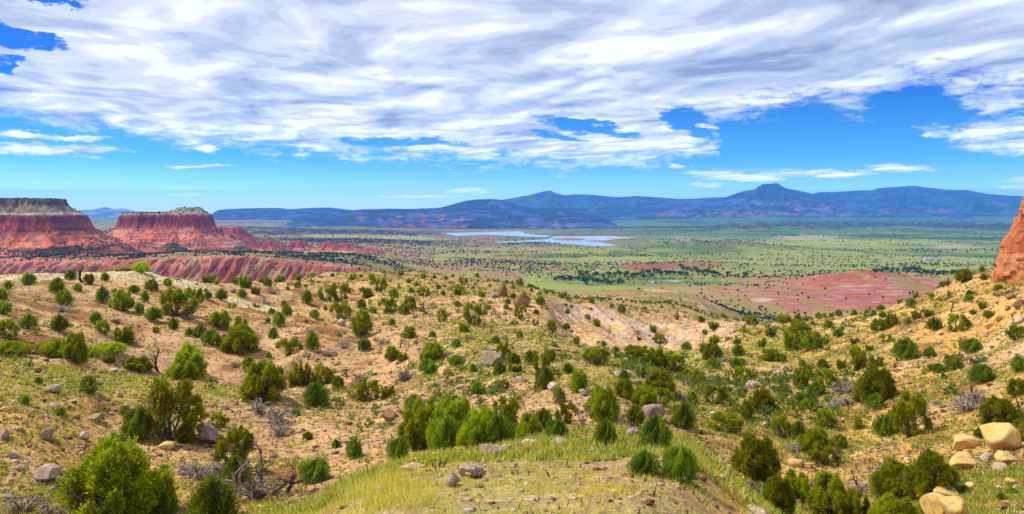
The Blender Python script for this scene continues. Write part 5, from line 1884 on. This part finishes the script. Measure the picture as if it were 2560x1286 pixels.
# low scrub of the near hills and the slopes that fall to the valley
X, Y, u = sample_uY(17000, -80, 2640, 40, 900, r_)
dn = 0.16 + 0.45 * ss(Y, 110, 200) + 0.25 * ss(u, 900, 1300) * (1 - ss(u, 2000, 2300))
dn = dn * (0.2 + 1.3 * ss(fbm(X / 16, Y / 30, 3, 520), -0.15, 0.25)) * (1 - 0.8 * (1 - ss(u, 600, 900)) * (1 - ss(Y, 120, 200)))
bl_ = ss(u, 1350, 1430) * (1 - ss(u, 1770, 1850)) * ss(Y, 98, 114) * (1 - ss(Y, 158, 170))
dn = dn * (1 - 0.92 * bl_)
k_ = r_.uniform(0, 1, len(X)) < dn
X, Y, u = X[k_], Y[k_], u[k_]
S_ = r_.uniform(0.25, 0.8, len(X)) * (1 + 1.6 * ss(Y, 130, 420) * r_.uniform(0.3, 1, len(X)))
ci = r_.choice(5, len(X), p=[.3, .2, .25, .15, .1])
scrub_patch('low_scrub', np.stack([X, Y, z_of(X, Y)], 1), S_, SCRC[ci] * 1.9, 34, 'low grey-green scrub scattered over the hills and slopes', 'scrub', 9)

# junipers of the valley, the mesas and the far flats, past the largest ones
def far_junipers():
    r = np.random.default_rng(88)
    X, Y, u = sample_uY(150000, -40, 2600, 860, 7600, r, 2.0)
    v = V0 + F * 130.0 / Y
    m1 = fbm(X / 460, Y / 100, 4, 530)
    m2 = fbm(X / 900, Y / 260, 3, 531)
    m3 = fbm(X / 45, Y / 45, 2, 532)
    dn = 0.012 + 1.5 * ss(m1 + 0.6 * m2 + 0.45 * m3, 0.17, 0.33)
    dn = dn * (0.5 + 0.6 * (1 - ss(u, 1000, 1500)) + 0.25 * ss(-v, -660, -600))
    for (cu, cv, ru, rv, k) in [(1355, 613, 110, 9, 1.0), (1740, 608, 110, 12, .6), (1850, 614, 90, 14, .7), (2230, 664, 330, 5, 1.0), (1700, 665, 160, 8, .8), (1350, 664, 200, 7, .7), (2200, 628, 330, 5, .6), (1600, 692, 260, 7, .7),
                                (2300, 695, 250, 16, .5), (1500, 640, 200, 5, .6), (1030, 628, 160, 10, .7), (1180, 668, 200, 12, .5), (2010, 690, 130, 10, .5), (1000, 590, 500, 16, .5), (1350, 588, 60, 1, 0), (2100, 575, 500, 9, 1.0), (1950, 680, 300, 4, .7), (2000, 650, 280, 3, .6)]:
        dn = dn + 1.0 * k * ell_mask(u, v, cu, cv, ru, rv, .4, 1.2 * m1)
    dn = dn + 0.10 * ell_mask(u, v, 2050, 742, 330, 50, .4)
    dn = dn * (1 - 0.80 * ell_mask(u, v, 2120, 742, 230, 34, 0.45, 0.9 * m1 + 0.6 * m3))
    lake = ell_mask(u, v, 1440, 604, 140, 14, .2) + ell_mask(u, v, 1230, 585, 170, 7, .2)
    for (au, av, bu, bv) in [(1060, 577, 1400, 594), (1380, 588, 1600, 600)]:
        dn = dn * (1 - ((u > au) & (u < bu) & (v > av) & (v < bv)))
    dn = dn * (1 - ((u > 1400) & (u < 1555) & (v > 590) & (v < 619)))
    left = 1 - ss(u, 850, 1000)
    dn = dn * (1 - left * (1 - ss(Y, 1400, 1480)) * 0.2)
    dn = dn + 0.10 * left * (1 - ss(Y, 1400, 1480))
    k = r.uniform(0, 1, len(X)) < dn * 0.5
    X, Y, u = X[k], Y[k], u[k]
    # mesas and mounds: gullies, benches and caps
    X2, Y2, u2 = sample_uY(90000, -60, 960, 1380, 2700, r)
    z2 = z_of(X2, Y2)
    t2 = z2.copy()
    for f in SURF[1:]:
        t2 = np.maximum(t2, f(X2, Y2))
    e = 6.0
    t3 = ground_z(X2, Y2 + e)
    for f in SURF[1:]:
        t3 = np.maximum(t3, f(X2, Y2 + e))
    slope = np.abs(t3 - t2) / e
    dn2 = (0.10 + 1.0 * ss(fbm(X2 / 38 + Y2 / 130, Y2 / 200, 3, 540), 0.0, 0.16)) * (1 - ss(slope, 1.1, 1.6))
    dn2 = np.where(t2 < -92, dn2 * 0.35, dn2)
    dn2 = np.where(t2 > 27, 0.6, dn2)
    dn2 = np.where((t2 > 0) & (t2 <= 27), 0.25, dn2) * (1 - ss(slope, 1.2, 1.7))
    dn2 = dn2 * np.where(u2 > 560, 0.5, 1)
    k = (r.uniform(0, 1, len(X2)) < dn2 * 0.75)
    X2, Y2, t2 = X2[k], Y2[k], t2[k]
    z1 = z_of(X, Y)
    for f in SURF[1:]:
        z1 = np.maximum(z1, f(X, Y))
    X = np.concatenate([X, X2])
    Y = np.concatenate([Y, Y2])
    Z = np.concatenate([z1, t2])
    S = (1.5 + 3.9 * r.uniform(0, 1, len(X)) ** 1.8) * (0.8 + 0.5 * ss(Y, 1200, 4000))
    S[-len(X2):] *= 0.66
    n = len(X)
    B, Fc = ICO[1]
    nv = len(B)
    V = B[None] * (1 + 0.28 * r.normal(size=(n, nv, 1))) * np.array([0.5, 0.5, 0.42])
    V = V * S[:, None, None] + np.stack([X, Y, Z + S * 0.32], 1)[:, None, :]
    Ff = (Fc[None] + (np.arange(n) * nv)[:, None, None]).reshape(-1, 3)
    base = np.array([(0.050, 0.068, 0.020), (0.036, 0.052, 0.018), (0.066, 0.084, 0.022), (0.046, 0.050, 0.022)])[r.choice(4, n)]
    cc = np.repeat(base, nv, 0)
    me = new_mesh('distant_junipers', V.reshape(-1, 3), Ff, M['vegcol'], False, {'col': cc})
    stuff('distant_junipers', me, 'dark junipers dotted over the valley floor and the mesa slopes', 'junipers')
    return n


print('far junipers', far_junipers())

# pebbles and small stones
def stones():
    r = np.random.default_rng(99)
    X, Y, u = sample_uY(42000, -40, 2600, 8, 170, r)
    dn = 0.25 + 0.6 * ss(fbm(X / 4, Y / 6, 3, 550), 0.0, 0.3) + 0.3 * (1 - ss(u, 100, 500)) * (1 - ss(Y, 40, 50)) + 0.3 * ss(u, 1050, 1200) * (1 - ss(u, 1350, 1450)) * ss(Y, 50, 70)
    dn = dn * (1 - 0.6 * (1 - ss(u, 700, 900)) * ss(Y, 60, 75))
    dn = dn * (1 - 0.45 * (1 - ss(Y, 16, 22)) * ss(u, 700, 900))
    k = r.uniform(0, 1, len(X)) < dn * 0.7
    X, Y = X[k], Y[k]
    Z = z_of(X, Y)
    n = len(X)
    S = (0.05 + 0.16 * r.uniform(0, 1, n) ** 3) * (0.45 + 1.2 * ss(Y, 15, 60))
    B, Fc = ICO[2] if False else ICO[1]
    nv = len(B)
    V = B[None] * (1 + 0.25 * r.normal(size=(n, nv, 1))) * r.uniform(0.5, 1.1, (n, 1, 3)) * np.array([1, 1, .6])
    V = V * S[:, None, None] + np.stack([X, Y, Z + S * 0.1], 1)[:, None, :]
    Ff = (Fc[None] + (np.arange(n) * nv)[:, None, None]).reshape(-1, 3)
    base = np.array([tuple(C(206, 176, 146, .7)), tuple(C(170, 128, 100, .66)), tuple(C(222, 200, 172, .75)), tuple(C(150, 96, 70, .6))])[r.choice(4, n, p=[.35, .25, .2, .2])]
    me = new_mesh('loose_stones', V.reshape(-1, 3), Ff, M['cliff'], False, {'col': np.repeat(base * r.uniform(.8, 1.2, (n, 1)), nv, 0)})
    stuff('loose_stones', me, 'small loose stones strewn over the sandy slopes', 'stones')


stones()


# ------------------------------------------------------------------ flowers on the knoll
def flower_proto():
    r = np.random.default_rng(5)
    st = []
    V, Fc, o = [], [], 0
    for k in range(4):
        top = np.array([r.normal() * .22, r.normal() * .22, r.uniform(.7, 1.0)])
        st.append((wiggly(np.array([0, 0, -.05]), top, r, 4, .05), np.array([.02, .016, .014, .012])))
        ax = unit(np.array([r.normal() * .4, r.normal() * .4 - .5, 1.0]))
        a = unit(np.cross(ax, [1, 0, .1]))
        b = np.cross(ax, a)
        for j in range(9):
            t = j / 9 * 2 * math.pi
            dd = a * math.cos(t) + b * math.sin(t)
            ee = -a * math.sin(t) + b * math.cos(t)
            L = .17
            V += [top, top + dd * L * .6 + ee * L * .26 + ax * .03, top + dd * L + ax * .01, top + dd * L * .6 - ee * L * .26 + ax * .03]
            Fc.append([o, o + 1, o + 2, o + 3])
            o += 4
    petals = new_mesh('flower_head', V, Fc, M['petal'])
    Vt, Ft = tubes(st, 4)
    return new_mesh('flower_stem', Vt, Ft, M['shrub']), petals


M['petal'] = plain_material('yellow_petal', (0.85, 0.62, 0.01), (0.80, 0.52, 0.01), 30.0, 0.6)
PR_F = flower_proto()
for i_ in range(64):
    if i_ < 38:
        u_, v_ = random.uniform(1010, 1330), random.uniform(1125, 1180)
        v_ = 1150 - (u_ - 1100) * 0.14 + random.uniform(-12, 14)
    else:
        u_, v_ = random.uniform(860, 1800), random.uniform(1150, 1290)
    P_ = ray_ground(u_, v_)
    if P_ is None or P_[1] > 24:
        continue
    s_ = random.uniform(0.08, 0.13)
    o_ = stand('yellow_wildflower', [('stem', PR_F[0]), ('flower_head', PR_F[1])], *P_, s_ * 1.1, s_, random.uniform(0, 6.28))
    if i_ < 44:
        tag(o_, 'small yellow wildflower in the drift along the pale rocks of the knoll crest', 'flower', 'yellow wildflowers along the knoll crest')
    else:
        tag(o_, 'small yellow wildflower standing alone in thin grass on the near side of the knoll', 'flower', 'single yellow wildflowers in front')


# ------------------------------------------------------------------ trees along the creek
def tree_proto(seed):
    r = np.random.default_rng(seed)
    n = 1500
    Cc = np.stack([r.normal(size=14) * .22, r.normal(size=14) * .22, r.uniform(.35, .85, 14)], 1)
    w = r.choice(14, n)
    d = unit(r.normal(size=(n, 3)))
    pos = Cc[w] + d * (r.uniform(0, 1, (n, 1)) ** .45) * .19
    pos[:, 2] = pos[:, 2].clip(.08, 1.05)
    V, Fc = sprigs(pos, d + np.array([0, 0, .3]), .09, .08, r)
    crown = new_mesh('tree_crown', V, Fc, M['tree'])
    paths = [(wiggly(np.array([0, 0, -.03]), Cc[i], r, 5, .04), np.linspace(.035, .008, 5)) for i in range(7)]
    Vt, Ft = tubes(paths, 5)
    return new_mesh('tree_trunk', Vt, Ft, M['bark'], True), crown


PR_TREE = [tree_proto(71), tree_proto(72), tree_proto(73)]
TREES = [(1466, 712, 30, 22)]
random.seed(11)
for (u0, u1, va, vb, n) in [(1385, 1450, 700, 702, 8), (1480, 1560, 706, 712, 12), (1440, 1640, 690, 694, 16), (1600, 1720, 684, 688, 12), (1700, 1800, 674, 690, 14), (1815, 1870, 692, 690, 4), (2180, 2300, 680, 678, 12), (2290, 2390, 684, 686, 12)]:
    for i_ in range(n):
        t_ = (i_ + random.uniform(.1, .9)) / n
        w_ = random.uniform(9, 17)
        TREES.append((u0 + (u1 - u0) * t_, va + (vb - va) * t_ + random.uniform(-3, 3), w_, w_ * random.uniform(.6, .85)))
for (u_, v_, w_, h_) in TREES:
    P_ = ray_ground(u_, v_, 700)
    if P_ is None:
        continue
    k_ = P_[1] / F
    t_, c_ = random.choice(PR_TREE)
    o_ = stand('creek_tree', [('trunk', t_), ('crown', c_)], P_[0], P_[1], P_[2], w_ * k_, h_ * k_, random.uniform(0, 6.28))
    REG.append(dict(o=o_, u=u_, v=v_, Y=P_[1], w=w_, desc='bright green' if w_ > 25 else 'leafy', noun='creek tree', cat='tree', group='trees along the valley creek',
                    reg='beside the ponds' if 1560 < u_ < 1880 else ('near the dirt road' if u_ <= 1560 else 'in the right creek bed')))


# ------------------------------------------------------------------ two small far buildings
def box(x0, x1, y0, y1, z0, z1):
    V = [(x, y, z) for x in (x0, x1) for y in (y0, y1) for z in (z0, z1)]
    return V, [(0, 1, 3, 2), (4, 6, 7, 5), (0, 4, 5, 1), (2, 3, 7, 6), (0, 2, 6, 4), (1, 5, 7, 3)]


def house(u, v, Lx, Ly, H, wallc, roofc, label):
    P = ray_ground(u, v, 900)
    if P is None:
        return
    root = bpy.data.objects.new('ranch_building', None)
    COL.objects.link(root)
    root.location = P
    root.rotation_euler = (0, 0, 0.25)
    tag(root, label, 'building')
    mw = plain_material('house_wall', wallc, tuple(c * .85 for c in wallc))
    mr = plain_material('house_roof', roofc, tuple(c * .8 for c in roofc))
    md = plain_material('house_glass', (.04, .05, .06), (.03, .03, .04), 1, .3)

    def mk(nm, V, Fq, m):
        me = bpy.data.meshes.new(nm)
        me.from_pydata(V, [], Fq)
        me.materials.append(m)
        return link(nm, me, root)
    V, Fq = box(-Lx / 2, Lx / 2, -Ly / 2, Ly / 2, -1, H)
    mk('wall', V, Fq, mw)
    e = .6
    V = [(-Lx / 2 - e, -Ly / 2 - e, H), (Lx / 2 + e, -Ly / 2 - e, H), (Lx / 2 + e, Ly / 2 + e, H), (-Lx / 2 - e, Ly / 2 + e, H), (-Lx / 2 - e, 0, H + Ly * .28), (Lx / 2 + e, 0, H + Ly * .28)]
    mk('roof', V, [(0, 1, 5, 4), (2, 3, 4, 5), (0, 4, 3), (1, 2, 5), (3, 2, 1, 0)], mr)
    for k in range(3):
        x = -Lx / 2 + Lx * (k + .7) / 3.6
        V, Fq = box(x, x + 1.6, -Ly / 2 - .06, -Ly / 2 + .05, 1.0, 2.3)
        mk('window', V, Fq, md)
    V, Fq = box(Lx * .36, Lx * .36 + 1.3, -Ly / 2 - .06, -Ly / 2 + .05, -.2, 2.3)
    mk('door', V, Fq, mr)


house(2318, 652, 24, 11, 4.2, (.62, .62, .64), (.45, .48, .52), 'small white ranch building on the green flat at right')
house(2345, 653, 14, 8, 3.6, (.50, .48, .46), (.35, .36, .40), 'grey shed just right of the white ranch building')
house(1487, 704, 11, 8, 4.5, (.22, .11, .08), (.16, .09, .07), 'small dark red-brown house among trees by the dirt road')


# ------------------------------------------------------------------ sandstone cliff at the right edge
def build_cliff():
    cx, cy = 66.9, 79.7
    nt, nh = 620, 330
    th = np.linspace(0, 2 * np.pi, nt, endpoint=False)
    hh = np.linspace(-14.0, 21.0, nh)
    Hg, Tg = np.meshgrid(hh, th, indexing='ij')
    prof = np.interp(hh, [-14, -7.2, -5.2, -4.2, -2.4, -1.1, 0.4, 2.0, 8, 21], [16.6, 14.8, 14.5, 14.2, 13.4, 12.6, 12.2, 11.8, 10.6, 8.6])
    rad = prof[:, None] + 0 * Tg
    a = Tg * 15
    # vertical buttresses, alcoves and thin ledges
    rad = rad + 1.7 * (ridged(a / 4.2 + 0.25 * fbm(Hg / 5, a / 4, 2, 600), Hg / 26, 2, 601) - 0.6) + 0.5 * (ridged(a / 1.3, Hg / 9 + 0.3 * fbm(a, Hg, 2, 606), 2, 602) - 0.6)
    wv = 0.5 * fbm(a / 3, Hg / 3, 3, 608)
    rad = rad + 1.3 * (_hash(np.floor(a / 1.6 + wv * 1.6), np.floor(Hg / 3.4 + wv), 609) - 0.5) + 0.35 * (_hash(np.floor(a / 0.7 + wv), np.floor(Hg / 1.3 + wv * 2), 610) - 0.5)
    rad = rad - 0.9 * ss(ridged(a / 3.1 + wv, Hg / 30, 2, 611), 0.86, 0.96)
    rad = rad + 0.22 * fbm(a * 1.5, Hg * 1.5, 3, 603) - 0.10 * (np.abs(fbm(Hg / 3.0, a / 12, 2, 604)) < 0.02)
    X = cx + rad * np.cos(Tg)
    Y = cy + rad * np.sin(Tg)
    V = np.stack([X, Y, Hg], -1)
    idx = np.arange(nt * nh).reshape(nh, nt)
    nx = np.roll(idx, -1, 1)
    Fc = np.stack([idx[:-1], nx[:-1], nx[1:], idx[1:]], -1).reshape(-1, 4)
    Vt = np.concatenate([V.reshape(-1, 3), [[cx, cy, 22.0]]])
    cap = np.stack([idx[-1], nx[-1], np.full(nt, nt * nh), np.full(nt, nt * nh)], -1)
    n = fbm(a / 3, Hg / 7, 3, 605)
    st = fbm(Hg / 1.1, a / 40, 3, 607)
    c = lerpc(C(214, 128, 88, .70) + 0 * Hg[..., None], C(190, 98, 66, .66), ss(n, -.1, .25))
    c = lerpc(c, C(226, 156, 112, .72), ss(st, .1, .25) * .6)
    c = np.concatenate([c.reshape(-1, 3), [c[-1, 0]]])
    me = new_mesh('sandstone_cliff', Vt, Fc, M['cliff'], True, {'col': np.clip(c, .01, .8)})
    o = struct('cliff', me)
    return o


build_cliff()


# ------------------------------------------------------------------ labels: what it is, how large, where, and which of its neighbours
ORD = ['leftmost', 'second from left', 'third from left', 'fourth from left', 'fifth from left', 'sixth from left', 'seventh from left', 'eighth from left', 'ninth from left', 'tenth from left']


def write_labels():
    byg = {}
    for r in REG:
        w = r['w']
        r['size'] = 'large' if w > 60 else ('midsized' if w > 32 else ('small' if w > 17 else 'tiny'))
        byg.setdefault((r['size'], r['desc'], r['noun'], r['reg']), []).append(r)
    for key, L in byg.items():
        size, desc, noun, rg = key
        L.sort(key=lambda q: q['v'])
        # split a long row of look-alikes into an upper and a lower row, each counted from the left
        rows = max(1, math.ceil(len(L) / 10))
        names = {1: [''], 2: ['upper', 'lower'], 3: ['upper', 'middle', 'lower']}.get(rows)
        if names is None:
            names = ['row %s down' % q for q in ('one', 'two', 'three', 'four', 'five', 'six', 'seven', 'eight', 'nine')][:rows]
        per = math.ceil(len(L) / rows)
        for q in range(rows):
            S = sorted(L[q * per:(q + 1) * per], key=lambda t: t['u'])
            for i, r in enumerate(S):
                if len(L) == 1:
                    lab = '%s %s %s %s' % (size, desc, noun, rg)
                elif rows == 1:
                    lab = '%s %s %s %s, %s' % (size, desc, noun, rg, ORD[i])
                else:
                    lab = '%s %s %s %s, %s, %s' % (size, desc, noun, rg, names[q], ORD[i])
                tag(r['o'], lab, r['cat'], r['group'])


write_labels()

# ------------------------------------------------------------------ haze
def build_haze():
    x0, x1, y0, y1, z0, z1 = -19000, 19000, -300, 26500, -400, 770
    V = [(x, y, z) for x in (x0, x1) for y in (y0, y1) for z in (z0, z1)]
    Fq = [(0, 1, 3, 2), (4, 6, 7, 5), (0, 4, 5, 1), (2, 3, 7, 6), (0, 2, 6, 4), (1, 5, 7, 3)]
    me = bpy.data.meshes.new('haze')
    me.from_pydata(V, [], Fq)
    m, g, out = mat_base('haze_air')
    pv = g.n('ShaderNodeVolumePrincipled')
    pv.inputs['Color'].default_value = (0.09, 0.35, 1.0, 1)
    pv.inputs['Density'].default_value = HAZE_D
    pv.inputs['Anisotropy'].default_value = 0.0
    g.t.links.new(pv.outputs[0], out.inputs['Volume'])
    me.materials.append(m)
    o = link('haze', me)
    o['kind'] = 'stuff'
    o['label'] = 'thin blue haze in the air over the valley'
    o['category'] = 'haze'


HAZE_D = 6.0e-5
build_haze()
